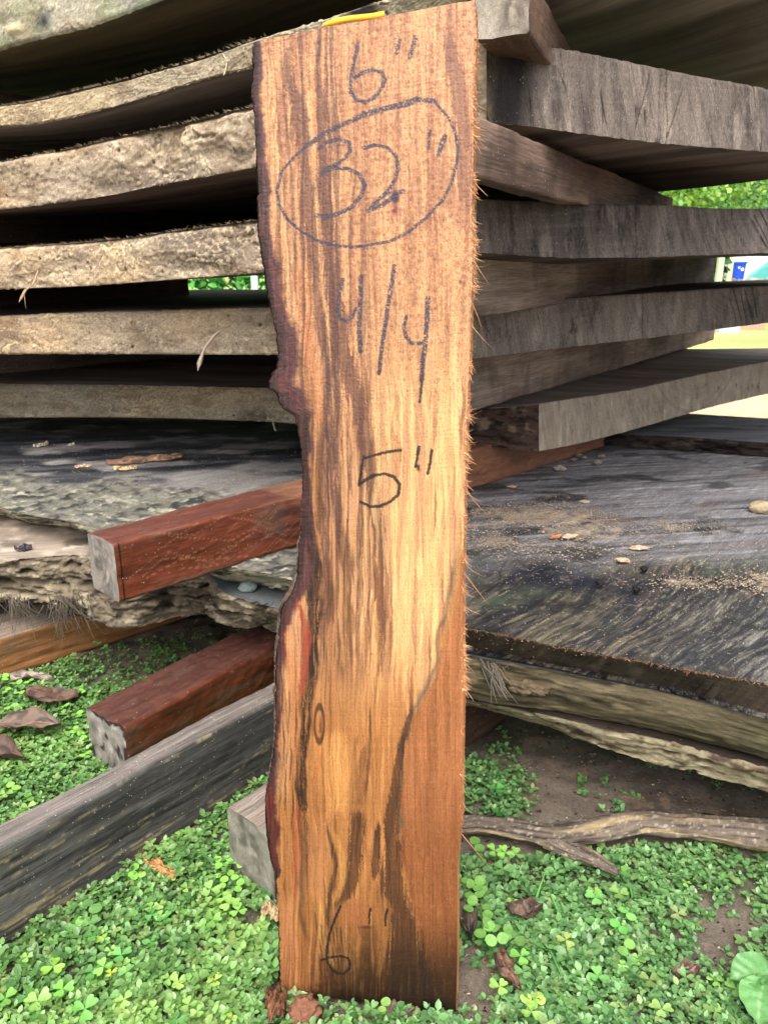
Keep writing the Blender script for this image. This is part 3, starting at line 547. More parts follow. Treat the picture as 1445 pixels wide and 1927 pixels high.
# sticks further inside the stack, the nearer ones added to keep the gaps dark
for lv, z, h in (('lowest', .285, .075), ('second', .41, .085), ('fourth', .665, .05), ('fifth', .79, .05), ('sixth', .87, .07)):
    a0 = 1.9 if z < .3 else 1.35
    if lv == 'fourth': h = .085
    stick([-1.0+(a0-1.35)*.95, a0, z], [.1, 2.5, z], h, .06, 'added spacer stick blocking the %s dark gap on the left, the nearer of two' % lv, (90, 76, 64), (70, 56, 48), seed=30+len(lv), n=60)
    if z > .3: stick([-1.72, 1.42, z], [-.58, 2.72, z], h, .06, 'spacer stick in the %s dark gap on the left, the farther of two' % lv, (90, 76, 64), (70, 56, 48), seed=40+len(lv), n=60)
# ================================================================== THE UPRIGHT BOARD
TR, TL, BR = PD(893, -2, .53), PD(477, 77, .562), PD(858, 1905, .655)
NB = np.cross(TL-TR, BR-TR); NB /= np.linalg.norm(NB)           # towards the camera
def PB(x, y):
    x = np.asarray(x, float); y = np.asarray(y, float)
    r = FW + (x[..., None]-722.5)/F*RI + (963.5-y[..., None])/F*UP
    return CO + r * (((TR-CO) @ NB)/(r @ NB))[..., None]
LE = [(77, 476), (138, 475), (173, 473), (208, 478), (277, 481.5), (346, 485), (415, 485), (456, 489), (498, 496), (530, 500.5), (578, 509), (630, 521), (664, 523), (692, 521), (706, 512), (718, 506), (730, 507), (741, 522), (752, 525), (761, 528), (770, 534), (782, 554), (810, 561), (848, 568), (917, 569), (952, 567), (997, 566), (1028, 562), (1080, 561), (1108, 553), (1125, 544), (1142, 533), (1160, 528), (1211, 523), (1280, 519), (1367, 518), (1417, 516), (1462, 506), (1497, 500), (1556, 502), (1614, 508), (1642, 517), (1677, 521), (1746, 525), (1850, 527), (1870, 529)]
RE = [(-2, 893), (62, 897), (173, 892), (242, 891.5), (311, 890), (415, 887), (484, 890), (588, 886), (658, 884.6), (727, 881), (796, 878), (848, 877), (935, 874), (1038, 872.5), (1108, 871), (1211, 871), (1315, 872.5), (1435, 869), (1556, 869), (1580, 864), (1642, 860), (1815, 860), (1905, 858)]
nb, ma = 1500, 300
tb = np.linspace(0, 1, nb); ta = np.linspace(0, 1, ma)
yl = 77 + (1870-77)*tb; xl = np.interp(yl, *zip(*LE)) + fbm(yl*.16, 3., 0., 4)*1.5 + (fbm(yl*.5, 9., 0., 3)*1.0)
yr = -2 + 1907*tb; xr = np.interp(yr, *zip(*RE)) + fbm(yr*.3, 1., 0., 3)*1.2*(yr < 1570)
bx = xl[:, None]*(1-ta) + xr[:, None]*ta; by = yl[:, None]*(1-ta) + yr[:, None]*ta
by = by + fbm(bx*.05, 4., 0., 3)*1.2*((tb < .001) | (tb > .999))[:, None]
PBd = PB(bx, by)
# --- figure of the wood, laid out along the board: (y, centre, half width) streaks
x, y = bx, by
warp = fbm(x*.018, y*.0035, 2., 4)*9 + fbm(x*.06, y*.012, 5., 3)*3
gx_ = x + warp
g1 = fbm(gx_*.09, y*.0045, 1., 5, .62); g2 = fbm(gx_*.28, y*.009, 3., 4, .6); g3 = fbm(gx_*.8, y*.02, 6., 3)
gf = fbm(gx_*1.6, y*.05, 11., 2)
mot = fbm(x*.17, y*.15, 1., 5, .7)
c = mixc(solid(L(210, 158, 114), x), L(182, 126, 92), ss(-.2, .6, g1))
c = mixc(c, L(136, 82, 58), np.clip(ss(-.1, .6, mot)*(1-ss(560, 820, y))*.42, 0, 1)); c = mixc(c, L(232, 172, 118), np.clip(ss(.1, .7, -mot)*(1-ss(560, 820, y))*.5, 0, 1))
c = mixc(c, L(236, 188, 128), ss(-.25, .6, g1 + .3*g2)*ss(560, 820, y)*(1-ss(1240, 1520, y + (x-700)*.3))*ss(610, 700, x))
c = mixc(c, L(190, 124, 62), ss(1150, 1400, y)*(1-ss(760, 800, x))*.8)
dfig = ss(.05, .55, fbm(gx_*.075, y*.0065, 21., 4, .6) + .25*g2)*ss(555, 580, x)*(1-ss(650, 715, x + g1*20))*ss(700, 840, y)*(1-ss(1230, 1330, y)); c = mixc(c, L(104, 68, 46), dfig*.8)
c = mixc(c, L(150, 104, 64), ss(-.1, .5, g2)*ss(555, 580, x)*(1-ss(640, 700, x))*ss(700, 840, y)*(1-ss(1400, 1500, y))*.5)
c = mixc(c, L(146, 92, 48), ss(1620, 1800, y)*.8*ss(550, 620, x)); c = mixc(c, L(84, 48, 28), ss(1730, 1880, y + mot*25 + (x-700)*.12)*.85*ss(560, 640, x))
c = mixc(c, L(228, 168, 110), ss(.1, .6, g2)*.35)
def streak(pts, col, a=1., soft=.35, jag=4., fr=.02):
    global c
    Y, Xc, Wd = map(np.array, zip(*pts)); m = (y > Y[0]-5) & (y < Y[-1]+5)
    xx = x[m] + fbm(x[m]*.03, y[m]*fr, len(pts)+Xc[0]*.01, 4)*jag; yy = y[m]
    xc = np.interp(yy, Y, Xc); wv = np.interp(yy, Y, Wd)
    k = (1-ss(1-soft, 1+soft, np.abs(xx-xc)/(wv+.3) + g3[m]*.3 + g2[m]*.3 + gf[m]*.35))
    ef = max(6., .10*(Y[-1]-Y[0])); jy = yy + gf[m]*ef*.5 + g3[m]*ef*.4; k = k*ss(Y[0], Y[0]+ef, jy)*(1-ss(Y[-1]-ef, Y[-1], jy)*(Y[-1] < 1900))
    f = a*k*(.82 + .36*np.clip(g3[m], -.5, .5)); cc = c[m]; c[m] = cc + (np.array(col)-cc)*np.clip(f, 0, 1)[..., None]
pb = L(126, 82, 70); pl = L(238, 186, 130); dk = L(34, 24, 26)
streak([(44, 836, 4), (60, 840, 9), (122, 855, 15), (183, 867, 15), (259, 874, 14), (350, 872, 16), (410, 884, 10)], L(146, 98, 80), .95, .07, 2)
streak([(280, 812, 2), (330, 825, 22), (390, 862, 28), (440, 888, 10)], L(164, 110, 84), .6, .3)
streak([(60, 539, 8), (137, 542, 8), (213, 563, 15), (305, 573, 11), (396, 579, 13), (487, 593, 13), (600, 606, 14), (760, 632, 12), (900, 640, 6)], L(118, 76, 66), .92, .14, 3)
streak([(55, 594, 7), (183, 603, 9), (274, 607, 10), (365, 608, 13), (457, 618, 15), (530, 626, 15), (600, 636, 17), (680, 652, 20), (800, 682, 16), (900, 700, 12), (1000, 712, 9), (1200, 720, 7), (1300, 712, 3)], L(114, 74, 64), .95, .1, 3)
streak([(120, 590, 2), (250, 592, 3), (330, 594, 2)], L(214, 120, 70), .5, .6, 3)
streak([(80, 575, 3), (200, 582, 4), (350, 594, 3), (480, 602, 3), (700, 622, 3), (950, 640, 2)], pl, .8, .5)
streak([(80, 508, 5), (200, 512, 7), (400, 528, 8), (500, 540, 9), (620, 552, 5)], pl, .7, .6)
streak([(90, 527, 2), (300, 546, 2), (480, 556, 2.5), (560, 552, 3)], L(96, 66, 62), .7, .6)
streak([(150, 519, 1), (400, 537, 1.5), (640, 556, 2)], L(90, 62, 62), .6, .6)
streak([(480, 556, 6), (620, 575, 12), (720, 592, 12), (800, 600, 8)], L(200, 124, 80), .55, .6)
streak([(560, 606, 3), (700, 618, 6), (850, 622, 7), (1000, 628, 3)], L(86, 58, 62), .85, .4)
streak([(690, 585, 10), (800, 582, 12), (930, 590, 14), (1050, 590, 10), (1160, 606, 6)], L(170, 118, 62), .6, .5)
for x0, y0, y1, wd, cl, al in ((612, 760, 990, 4, (62, 42, 46), .8), (632, 880, 1060, 5, (90, 60, 50), .7), (655, 800, 940, 4, (92, 60, 56), .6), (598, 920, 1010, 9, (96, 64, 46), .8), (640, 960, 1090, 9, (108, 74, 54), .75), (618, 1080, 1180, 8, (96, 66, 44), .6), (655, 1110, 1220, 9, (126, 84, 50), .7), (742, 740, 960, 6, (150, 96, 60), .5)):
    streak([(y0, x0, .5), ((y0+y1)/2, x0+4, wd), (y1, x0+8, .5)], L(*cl), al, .6, 8)
for x0, y0, y1, wd in ((705, 720, 1080, 6), (728, 700, 900, 5), (756, 660, 820, 6), (776, 700, 1000, 4), (800, 720, 860, 5), (858, 560, 980, 9), (838, 880, 1240, 7), (815, 980, 1220, 6), (762, 1010, 1330, 10), (742, 1040, 1200, 4), (788, 1030, 1100, 8), (720, 960, 1080, 3), (852, 620, 760, 4)):
    streak([(y0, x0, .5), ((y0+y1)/2, x0+2, wd), (y1, x0+4, .5)], L(244, 204, 140), .6, .6, 6)
for x0, y0, y1, wd in ((700, 960, 1230, 4), (712, 1000, 1330, 5), (724, 1040, 1240, 4), (735, 1100, 1280, 3), (830, 1080, 1240, 2), (808, 1180, 1300, 2.5), (776, 1230, 1380, 3), (816, 900, 1000, 2), (846, 1000, 1190, 2), (690, 1150, 1270, 3), (868, 700, 870, 3), (690, 690, 800, 4), (700, 800, 930, 5)):
    streak([(y0, x0, .3), ((y0+y1)/2, x0+3, wd), (y1, x0-2, .3)], L(140, 88, 52), .75, .6, 5)
# lower right: even orange brown, bounded by a grey diagonal line
kk = x - np.interp(y, [950, 1040, 1110, 1230, 1290, 1360, 1430, 1560, 1680, 1905], [880, 868, 852, 826, 806, 776, 758, 752, 764, 826]) + fbm(x*.03, y*.02, 7., 4)*9
inz = ss(-3, 4, kk)*ss(1000, 1060, y); base = mixc(solid(L(192, 124, 78), x), L(170, 108, 64), ss(-.3, .6, g1)); base = mixc(base, L(164, 98, 54), ss(1450, 1620, y)*.8); base = mixc(base, L(92, 52, 32), ss(1690, 1890, y + (x-800)*.3)*.85)
base = mixc(base, L(206, 134, 90), ss(.1, .6, mot)*.3)
c = mixc(c, base, inz); c = mixc(c, L(116, 92, 76), np.exp(-((kk+5)/6.)**2)*ss(1010, 1080, y)*(1-ss(1540, 1600, y))*.75)
streak([(960, 870, 2), (1060, 862, 5), (1150, 848, 5), (1240, 822, 4)], L(196, 156, 92), .6, .6)
# lower middle dark figure
db = L(78, 47, 36)
streak([(1300, 775, 3), (1345, 772, 5), (1400, 757, 7), (1440, 750, 6), (1479, 745, 8), (1528, 739, 12), (1570, 737, 15), (1625, 737, 18), (1668, 736, 23), (1700, 744, 25), (1755, 757, 29), (1800, 766, 36), (1850, 782, 46), (1905, 800, 54)], db, .93, .08, 2)
streak([(1400, 690, 4), (1440, 680, 8), (1500, 672, 9), (1521, 671, 11)], L(128, 82, 52), .7, .3, 3)
streak([(1518, 671, 10), (1535, 671, 14), (1576, 670, 14), (1625, 667, 15), (1660, 661, 16), (1690, 648, 13), (1706, 634, 8), (1716, 626, 3)], db, .9, .08, 2)
streak([(1545, 712, 1), (1560, 712, 5), (1580, 712, 8), (1610, 708, 8), (1640, 705, 6), (1662, 702, 1)], L(70, 42, 34), .92, .12, 2)
streak([(1330, 697, 1), (1380, 698, 3), (1440, 694, 3), (1500, 686, 2)], L(84, 54, 40), .85, .4, 2)
streak([(1380, 676, 3), (1440, 664, 4), (1520, 662, 3)], L(140, 92, 54), .6, .5, 3)
streak([(1690, 668, 14), (1720, 672, 26), (1745, 668, 18)], L(190, 116, 76), .7, .3, 3)
streak([(1680, 715, 6), (1710, 724, 14), (1760, 722, 10), (1800, 716, 6), (1850, 712, 4)], L(184, 124, 68), .75, .3, 2)
streak([(1740, 690, 10), (1800, 694, 8), (1880, 700, 12)], L(84, 50, 36), .5, .6)
# left wane, bark side and burnt looking heart
edge = x - xl[:, None]
wdt = np.interp(y, [70, 300, 480, 600, 700, 760, 800, 900, 960, 1080, 1120, 1200, 1300, 1400, 1460, 1560, 1620, 1660, 1900], [12, 16, 20, 26, 40, 44, 14, 14, 18, 26, 20, 14, 12, 8, 14, 20, 12, 3, 2])
wz = edge + fbm(x*.05, y*.03, 4., 4)*7
c = mixc(c, L(96, 52, 62), (1-ss(.9, 1.5, wz/wdt))*(1-ss(1640, 1700, y)))
c = mixc(c, L(58, 38, 46), (1-ss(.3, .7, wz/wdt + .3*g2))*(1-ss(1640, 1700, y)))
c = mixc(c, L(128, 40, 54), (1-ss(.04, .16, np.abs(wz/wdt-.6 + .15*g2)))*(ss(440, 560, y)*(1-ss(760, 800, y)))*.55*ss(-.6, .3, g3))
c = mixc(c, L(110, 24, 34), (1-ss(.3, .6, np.abs(wz/wdt-.5)))*ss(1470, 1500, y)*(1-ss(1610, 1650, y)))
c = mixc(c, L(120, 90, 78), ss(.1, .6, g3)*(1-ss(.9, 1.6, wz/wdt))*(1-ss(1640, 1700, y))*.45)
hs = np.interp(y, [760, 850, 980, 1080, 1200, 1300, 1365, 1430, 1480, 1560, 1700], [572, 578, 582, 592, 594, 582, 577, 564, 563, 574, 574])
hw = np.interp(y, [760, 820, 960, 1060, 1160, 1260, 1340, 1420, 1500, 1620, 1700], [4, 8, 6, 8, 10, 12, 11, 9, 5, 2.5, 1])
hk = 1-ss(.6, 1.5, np.abs(x - hs + fbm(x*.04, y*.015, 3., 4)*10)/(hw+.1)); hk = hk*ss(750, 800, y)*(1-ss(1660, 1720, y)); c = mixc(c, L(30, 22, 20), np.clip(hk*(1. + .5*g3 - .55*ss(.1, .5, gf)), 0, .97))
streak([(1120, 556, 2), (1150, 568, 5), (1200, 576, 8), (1260, 572, 7), (1320, 564, 3)], L(178, 66, 50), .9, .5, 4)
streak([(1180, 540, 1), (1200, 538, 3), (1240, 536, 2)], L(160, 58, 48), .8, .5, 3)
streak([(1215, 548, 6), (1300, 545, 10), (1400, 548, 14), (1480, 548, 14)], L(206, 140, 92), .8, .4, 5)
streak([(1400, 545, 2), (1450, 530, 2), (1520, 524, 2)], L(70, 40, 34), .7, .6, 5)
streak([(1340, 604, 3), (1430, 598, 5), (1480, 592, 3)], L(204, 96, 52), .5, .8, 4)
streak([(1370, 620, 24), (1440, 632, 30), (1500, 640, 22), (1540, 632, 12)], L(232, 168, 96), .75, .7)
streak([(1530, 604, 14), (1580, 600, 16), (1650, 602, 14), (1700, 598, 10)], L(214, 146, 98), .6, .6, 4)
streak([(1240, 536, 5), (1340, 535, 9), (1440, 534, 12), (1520, 530, 10)], L(224, 172, 122), .6, .5, 4)
for q in range(9): streak([(1260+q*31, 530+(q*13 % 36), .3), (1300+q*31, 531+(q*13 % 36), 1.4), (1350+q*31, 529+(q*13 % 36), .3)], L(52, 34, 30), .85, .5, 4)
streak([(1510, 558, 6), (1560, 558, 8), (1640, 558, 9), (1700, 556, 5)], L(190, 92, 68), .6, .5, 5)
streak([(1545, 568, 3), (1640, 572, 6), (1720, 566, 5), (1780, 580, 3)], L(96, 68, 54), .8, .7, 5)
streak([(1560, 584, 12), (1640, 588, 12), (1700, 582, 7)], L(196, 132, 82), .6, .6, 3)
streak([(1540, 612, 2), (1590, 624, 3.5), (1630, 631, 4), (1680, 622, 4), (1740, 614, 4), (1760, 626, 2)], L(44, 32, 32), .9, .6, 4)
streak([(1560, 628, 2), (1600, 642, 6), (1650, 646, 6), (1700, 632, 4)], L(216, 160, 88), .8, .4, 3)
streak([(1690, 600, 5), (1760, 608, 8), (1800, 622, 10), (1830, 640, 3)], L(216, 162, 92), .7, .6, 6)
streak([(1690, 540, 12), (1800, 545, 15), (1870, 548, 17)], L(206, 138, 94), .9, .4, 4)
c = mixc(c, L(48, 28, 22), ss(1842, 1875, y + mot*10 + (x-530)*-.09)*ss(556, 600, x)*.8)
for q in range(14): streak([(1715+q*7, 592+(q*37 % 50), .4), (1735+q*7, 594+(q*37 % 50), 1.6), (1765+q*7, 598+(q*37 % 50), .3)], L(52, 34, 26), .7, .6, 2)
# knots and small marks
def spot(cx, cy, rx, ry, col, a=1.):
    global c
    r2 = ((x-cx + fbm(x*.08, y*.08, 1., 3)*2)/rx)**2 + ((y-cy)/ry)**2; c = mixc(c, L(*col), np.exp(-r2**1.6)*a)
spot(743, 386, 9, 26, (176, 96, 84), .6); spot(743, 370, 7, 15, (40, 30, 70), .95); spot(744, 395, 5, 9, (120, 40, 50), .8); spot(742, 344, 3, 10, (70, 60, 90), .6)
spot(787, 880, 3.5, 7, (50, 20, 18), .95); spot(865, 530, 2.5, 5, (60, 50, 70), .8)
kx = np.abs(np.sqrt(((x-601)/9)**2 + ((y-1363)/33)**2)-1); c = mixc(c, L(60, 38, 28), (1-ss(.1, .35, kx))*.8); c = mixc(c, L(90, 60, 40), np.exp(-(((x-601)/5)**2+((y-1370)/16)**2))*ss(-.3, .5, g3)*.8)
spot(690, 1746, 13, 3, (60, 40, 34), .7); spot(580, 225, 4, 4, (110, 60, 40), .8); spot(572, 242, 3, 4, (110, 60, 40), .8)
c = c*(1 + np.clip(g3, -.6, .6)[..., None]*.14)*(1 + np.clip(g2, -.6, .6)[..., None]*.10)
# small pores and torn fibres, denser in the upper part
pore = ss(.35, .7, fbm(x*.5, y*.22, 9., 2)); c = c*(1-.28*pore[..., None]*(.4+.6*(1-ss(600, 1000, y)))[..., None])
fl_ = ss(.05, .5, fbm(gx_*.42, y*.006, 31., 4, .65))*(.25 + .75*(1-ss(600, 690, x))); c = mixc(c, c*np.array([.55, .46, .42]), fl_*.75)
cs_ = ss(.12, .3, fbm(gx_*.16, y*.0022, 51., 3, .5))*ss(505, 540, x)*(1-ss(640, 720, x + (y-400)*-.06))*(1-ss(1150, 1330, y)); c = mixc(c, L(88, 54, 54), cs_*.82*(.75 + .5*np.clip(gf, -.5, .5)))
fl2 = ss(.1, .55, fbm(gx_*.9, y*.012, 37., 3, .6)); c = c*(1-.22*fl2[..., None])
c = mixc(c, L(150, 104, 70), .10*np.ones_like(x))
# --- crayon writing on the board
def cr(k, pts):
    ox, oy = {1: (440, 0), 2: (440, 450), 3: (440, 900), 4: (440, 1400)}[k]; return [(ox + a/2.89, oy + b/2.89) for a, b in pts]
STROKES = [
 (2.7, cr(1, [(675, 235), (665, 290), (650, 350), (640, 400), (634, 450), (636, 500), (665, 540), (715, 555), (760, 530), (800, 485), (822, 430), (805, 390), (760, 378), (720, 385), (690, 398), (660, 420)])),
 (2.9, cr(1, [(903, 215), (893, 250), (885, 288)])), (3.2, cr(1, [(988, 200), (970, 255), (955, 312)])),
 (2.2, cr(1, [(1060, 535), (1100, 560), (1170, 640), (1205, 720), (1217, 800), (1212, 880), (1190, 980), (1140, 1080), (1050, 1180), (950, 1260), (850, 1310), (720, 1335), (640, 1342), (560, 1335), (460, 1310), (370, 1260), (290, 1190), (245, 1110), (235, 1030), (260, 930), (330, 850), (400, 790)])),
 (3.4, cr(1, [(400, 790), (440, 760), (480, 730), (600, 670), (720, 620), (850, 585), (950, 565), (1000, 540), (1090, 545)])), (2.6, cr(1, [(700, 612), (850, 575), (940, 555), (990, 530), (1080, 552)])),
 (3.0, cr(1, [(465, 805), (500, 772), (570, 757), (625, 772), (634, 815), (600, 865), (545, 900), (480, 932), (540, 912), (620, 915), (680, 945), (712, 1000), (695, 1060), (640, 1125), (560, 1165), (500, 1175), (445, 1170)])),
 (2.7, cr(1, [(705, 803), (770, 786), (835, 800), (882, 845), (893, 910), (880, 965), (850, 1020), (800, 1070), (728, 1145)])), (3.2, cr(1, [(728, 1145), (775, 1130), (830, 1095), (880, 1060), (920, 1035)])), (2.4, cr(1, [(760, 1105), (800, 1075), (850, 1040)])),
 (2.2, cr(1, [(1067, 710), (1062, 760), (1056, 808)])), (3.6, cr(1, [(1146, 738), (1130, 785), (1114, 840)])),
 (2.4, cr(2, [(592, 218), (575, 300), (563, 380), (575, 430), (610, 442), (645, 420), (665, 375)])), (3.4, cr(2, [(692, 203), (690, 300), (684, 400), (682, 500), (690, 608)])),
 (3.0, cr(2, [(872, 145), (862, 220), (845, 320), (828, 430), (812, 540), (800, 630), (790, 730)])),
 (2.8, cr(2, [(938, 420), (925, 475), (935, 530), (965, 565), (1010, 566), (1040, 552)])), (3.7, cr(2, [(1055, 320), (1050, 430), (1042, 560), (1030, 650), (1022, 760)])), (2.0, cr(2, [(1022, 760), (1018, 830), (1010, 885)])),
 (2.0, cr(2, [(905, 1147), (850, 1155), (800, 1165), (715, 1190)])), (2.2, cr(2, [(708, 1182), (698, 1230), (688, 1290), (680, 1337), (710, 1312), (760, 1285), (820, 1276), (870, 1292), (902, 1335), (895, 1385)]) + cr(3, [(893, 90), (850, 128), (790, 152), (740, 154), (690, 128)])),
 (2.3, cr(2, [(1006, 1130), (998, 1180), (990, 1235)])), (2.3, cr(2, [(1076, 1150), (1068, 1210), (1054, 1275)])),
 (1.6, cr(4, [(582, 885), (560, 930), (535, 990), (518, 1050), (507, 1110), (505, 1160), (515, 1200), (535, 1232), (565, 1252), (600, 1253), (628, 1225), (633, 1190), (618, 1168), (580, 1157), (530, 1163), (478, 1178)])),
 (1.6, cr(4, [(742, 900), (736, 940), (737, 980)])), (1.8, cr(4, [(833, 905), (824, 945), (825, 990)]))]
ink = np.zeros_like(x)
for wd, pts in STROKES:
    for (x0, y0), (x1, y1) in zip(pts[:-1], pts[1:]):
        m = (x > min(x0, x1)-6) & (x < max(x0, x1)+6) & (y > min(y0, y1)-6) & (y < max(y0, y1)+6)
        X0, Y0 = x[m], y[m]; dx, dy = x1-x0, y1-y0; t = np.clip(((X0-x0)*dx + (Y0-y0)*dy)/(dx*dx+dy*dy), 0, 1)
        d = np.hypot(X0-x0-t*dx, Y0-y0-t*dy); d = d + noise(X0*.5, Y0*.5, 5.)*.9 + noise(X0*1.1, Y0*1.1, 8.)*.6; wq = wd*1.28*(1 + .15*noise(X0*.06, Y0*.06, 2.)); ink[m] = np.maximum(ink[m], 1-ss(wq*.75, wq*1.3, d))
gr = noise(x*.55, y*.55, 3.)*.6 + noise(x*.9, y*.35, 7.)*.5; top_ = 1-ss(600, 820, y)
ink = ink*np.clip(ss(-.65-.5*(1-top_), -.1-.5*(1-top_), gr), 0, 1)
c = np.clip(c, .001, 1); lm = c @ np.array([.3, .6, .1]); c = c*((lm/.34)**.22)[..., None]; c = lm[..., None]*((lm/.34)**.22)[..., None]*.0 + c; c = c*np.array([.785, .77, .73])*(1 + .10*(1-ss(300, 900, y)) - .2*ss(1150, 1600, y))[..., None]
wet = ss(1725, 1880, y + mot*22 + (x-700)*.12)*ss(545, 625, x); c = c*(1-.62*wet[..., None])
c = mixc(c, mixc(solid(L(44, 48, 64), x), L(18, 18, 20), 1-top_), ink*.93)
# --- board mesh
TH = .0254
s_len = np.linalg.norm(PBd - PBd[:1], axis=-1); wv_ = np.linalg.norm(PBd - PBd[:, :1], axis=-1)
ridge = fbm(s_len*900, wv_*9, 1., 3)*.00006 + fbm(s_len*420, wv_*420, 4., 3)*.00009*(1.3-ss(600, 1100, by)) - pore*.00012
rnd = np.minimum(bx - xl[:, None], 9)/9.; bev = (1-np.sqrt(np.clip(rnd, 0, 1)))*.0012
PF_ = PBd + NB*(ridge - bev)[..., None]
root = empty('upright_board', [float(BR[0]-.08), float(BR[1]+.02), 0.], 'freshly sawn orange brown board leaning upright on the stack, sizes written on it in crayon', 'board')
mb = MB(); gpb = np.stack([s_len, wv_, 0*wv_], -1)
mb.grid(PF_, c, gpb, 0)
hz = np.linspace(0, 1, 12)
bk = PBd[::10, ::10] - NB*TH; mb.grid(bk, c[::10, ::10]*.8, gpb[::10, ::10], 0, flip=True)
def sidewall(e, col, ds, mi=0):
    P = e[:, None] - NB[None, None]*(hz[None, :, None]*TH); n = len(e)
    P = P + ds; mb.grid(P, col, np.stack([np.broadcast_to(np.arange(n)[:, None]*.0006, P.shape[:2]), P[..., 2]*0, np.broadcast_to(hz[None]*TH, P.shape[:2])], -1), mi)
right = np.cross(NB, [0, 0, 1.]); right /= np.linalg.norm(right); right *= np.sign(right[0])
dd = fbm(np.arange(nb)[:, None]*.05, hz*4, 0., 4)*.0012*np.sin(hz*3.1416)
sidewall(PF_[:, -1], solid(L(206, 136, 88), dd), (dd*ss(0, .1, hz))[..., None]*right)
sidewall(PF_[0], solid(L(170, 112, 76), np.zeros((ma, 12))), 0); sidewall(PF_[-1], solid(L(100, 64, 42), np.zeros((ma, 12))), 0)
mb.build('sawn_plank', M_board, parent=root)
# bark and wane along the left edge: its own rough strip
mb = MB(); hz = np.linspace(0, 1, 26)
q = fbm(np.arange(nb)[:, None]*.03, hz*5, 2., 5, .6)
outw = (.0006 + .0016*np.sin(hz*math.pi)**.7)*(1 + .8*q) + np.interp(yl, [1000, 1030, 1130, 1300, 1420, 1500, 1640, 1660], [0, .003, .004, .003, .0015, .0015, .001, 0])[:, None]*np.sin(hz*math.pi)
P = PF_[:, 0][:, None] - NB*(hz[None, :, None]*TH) - right*outw[..., None] + NB*(hz < .02)[None, :, None]*0
bc = mixc(solid(L(112, 92, 82), q), L(70, 54, 52), ss(-.2, .5, q)); bc = mixc(bc, L(150, 132, 112), ss(.1, .7, fbm(np.arange(nb)[:, None]*.09, hz*9, 5., 4))*.7)
mb.grid(P, bc, np.stack([np.broadcast_to(s_len[:, :1], q.shape), hz[None]*TH + 0*q, 0*q], -1), 0, flip=True)
mb.build('bark', M_bark, parent=root)
# torn fibres along the right edge
def fibres(mb, base, tip, w0, col, bend=None, n=5, flat=.35):
    """curved tapering sliver"""
    base = np.array(base, float); tip = np.array(tip, float); d = tip-base; ln = np.linalg.norm(d) + 1e-9
    sd = np.cross(d, [0.1, -1, .2]); sd /= np.linalg.norm(sd) + 1e-9; up_ = np.cross(sd, d); up_ /= np.linalg.norm(up_) + 1e-9
    bend = np.zeros(3) if bend is None else np.array(bend)
    V = []
    for i, t in enumerate(np.linspace(0, 1, n)):
        p = base + d*t + bend*ln*(t*t); r = w0*(1-t)**.8 + w0*.06
        V += [p+sd*r, p+up_*r*flat, p-sd*r, p-up_*r*flat]
    f = [[4*i+j, 4*i+(j+1) % 4, 4*i+4+(j+1) % 4, 4*i+4+j] for i in range(n-1) for j in range(4)]
    mb.raw(V, f, col)
mb = MB()
for i in range(8000):
    yy = rng.uniform(20, 1600); cl_ = fbm(yy*.045, 3.3, 0., 3)
    if rng.random() > .22 + 1.5*cl_ + .2*(yy > 400): continue
    k = int(np.clip((yy+2)/1907*(nb-1), 0, nb-1)); e = PF_[k, -1]; sz_ = np.interp(yy, [0, 150, 250, 900, 1200, 1400, 1600], [.4, .5, .9, 1., 1.15, .8, .7])*(1+max(cl_, 0))
    ln = rng.uniform(.0012, .0038)*sz_*(2. if rng.random() < .03 else 1); depth = rng.uniform(-.0005, .014)
    base = e - NB*depth - right*.0012; dr = right*rng.uniform(.25, 1.) + np.array([0, 0, rng.normal(-.75, .45)]) + NB*rng.normal(0, .3)
    cl = 1.2*L(*[(208, 146, 98), (200, 150, 106), (226, 184, 136), (180, 128, 90)][rng.integers(4)])*.92
    fibres(mb, base, base + dr*ln, rng.uniform(.0002, .0006), cl, bend=rng.normal(0, .45, 3), n=4)
for (x0, y0), (x1, y1) in (((874, 905), (896, 985)), ((874, 920), (890, 945)), ((872, 1050), (892, 1110)), ((872, 1075), (904, 1125)), ((872, 1140), (902, 1168)), ((870, 1240), (884, 1234)), ((868, 1500), (881, 1555)), ((866, 1570), (908, 1618)), ((886, 470), (903, 520)), ((886, 560), (905, 600)), ((884, 600), (899, 640)), ((890, 225), (899, 250))):
    b_, t_ = PB(x0-3, y0), PB(x1, y1); fibres(mb, b_ - NB*.004, t_ + NB*rng.uniform(-.004, .004), .0005, L(180, 130, 90), bend=right*.3+rng.normal(0, .2, 3), n=9)
mb.build('splinters', M_dry, parent=root, kind='stuff')
# yellow stick laid on the head of the board
def tube(mb, pts, rad, col, n=8, sq=1.):
    pts = np.array(pts, float); tg = np.gradient(pts, axis=0); tg /= np.linalg.norm(tg, axis=1)[:, None]
    s1 = np.cross(tg, [.03, -1, .1]); s1 /= np.linalg.norm(s1, axis=1)[:, None]; s2 = np.cross(s1, tg)
    an = np.arange(n)/n*2*math.pi; rad = np.broadcast_to(rad, len(pts))
    P = pts[:, None] + rad[:, None, None]*(np.cos(an)[None, :, None]*s1[:, None] + sq*np.sin(an)[None, :, None]*s2[:, None])
    mb.grid(P, col, None, 0, wrap=True)
    for e in (0, -1): mb.raw(P[e], [list(range(n))], col)
mb = MB(); a_, b_ = PB(606, 46) - NB*.003, PB(722, 23) - NB*.003
ts = np.linspace(0, 1, 14)[:, None]; pts = a_ + (b_-a_)*ts + np.array([0, 0, 1])*(.0012 + .0008*np.sin(ts*5))
tube(mb, pts, np.concatenate([[.0012, .0016], np.full(10, .0021), [.0023, .002]]), L(236, 190, 40), n=6, sq=.55)
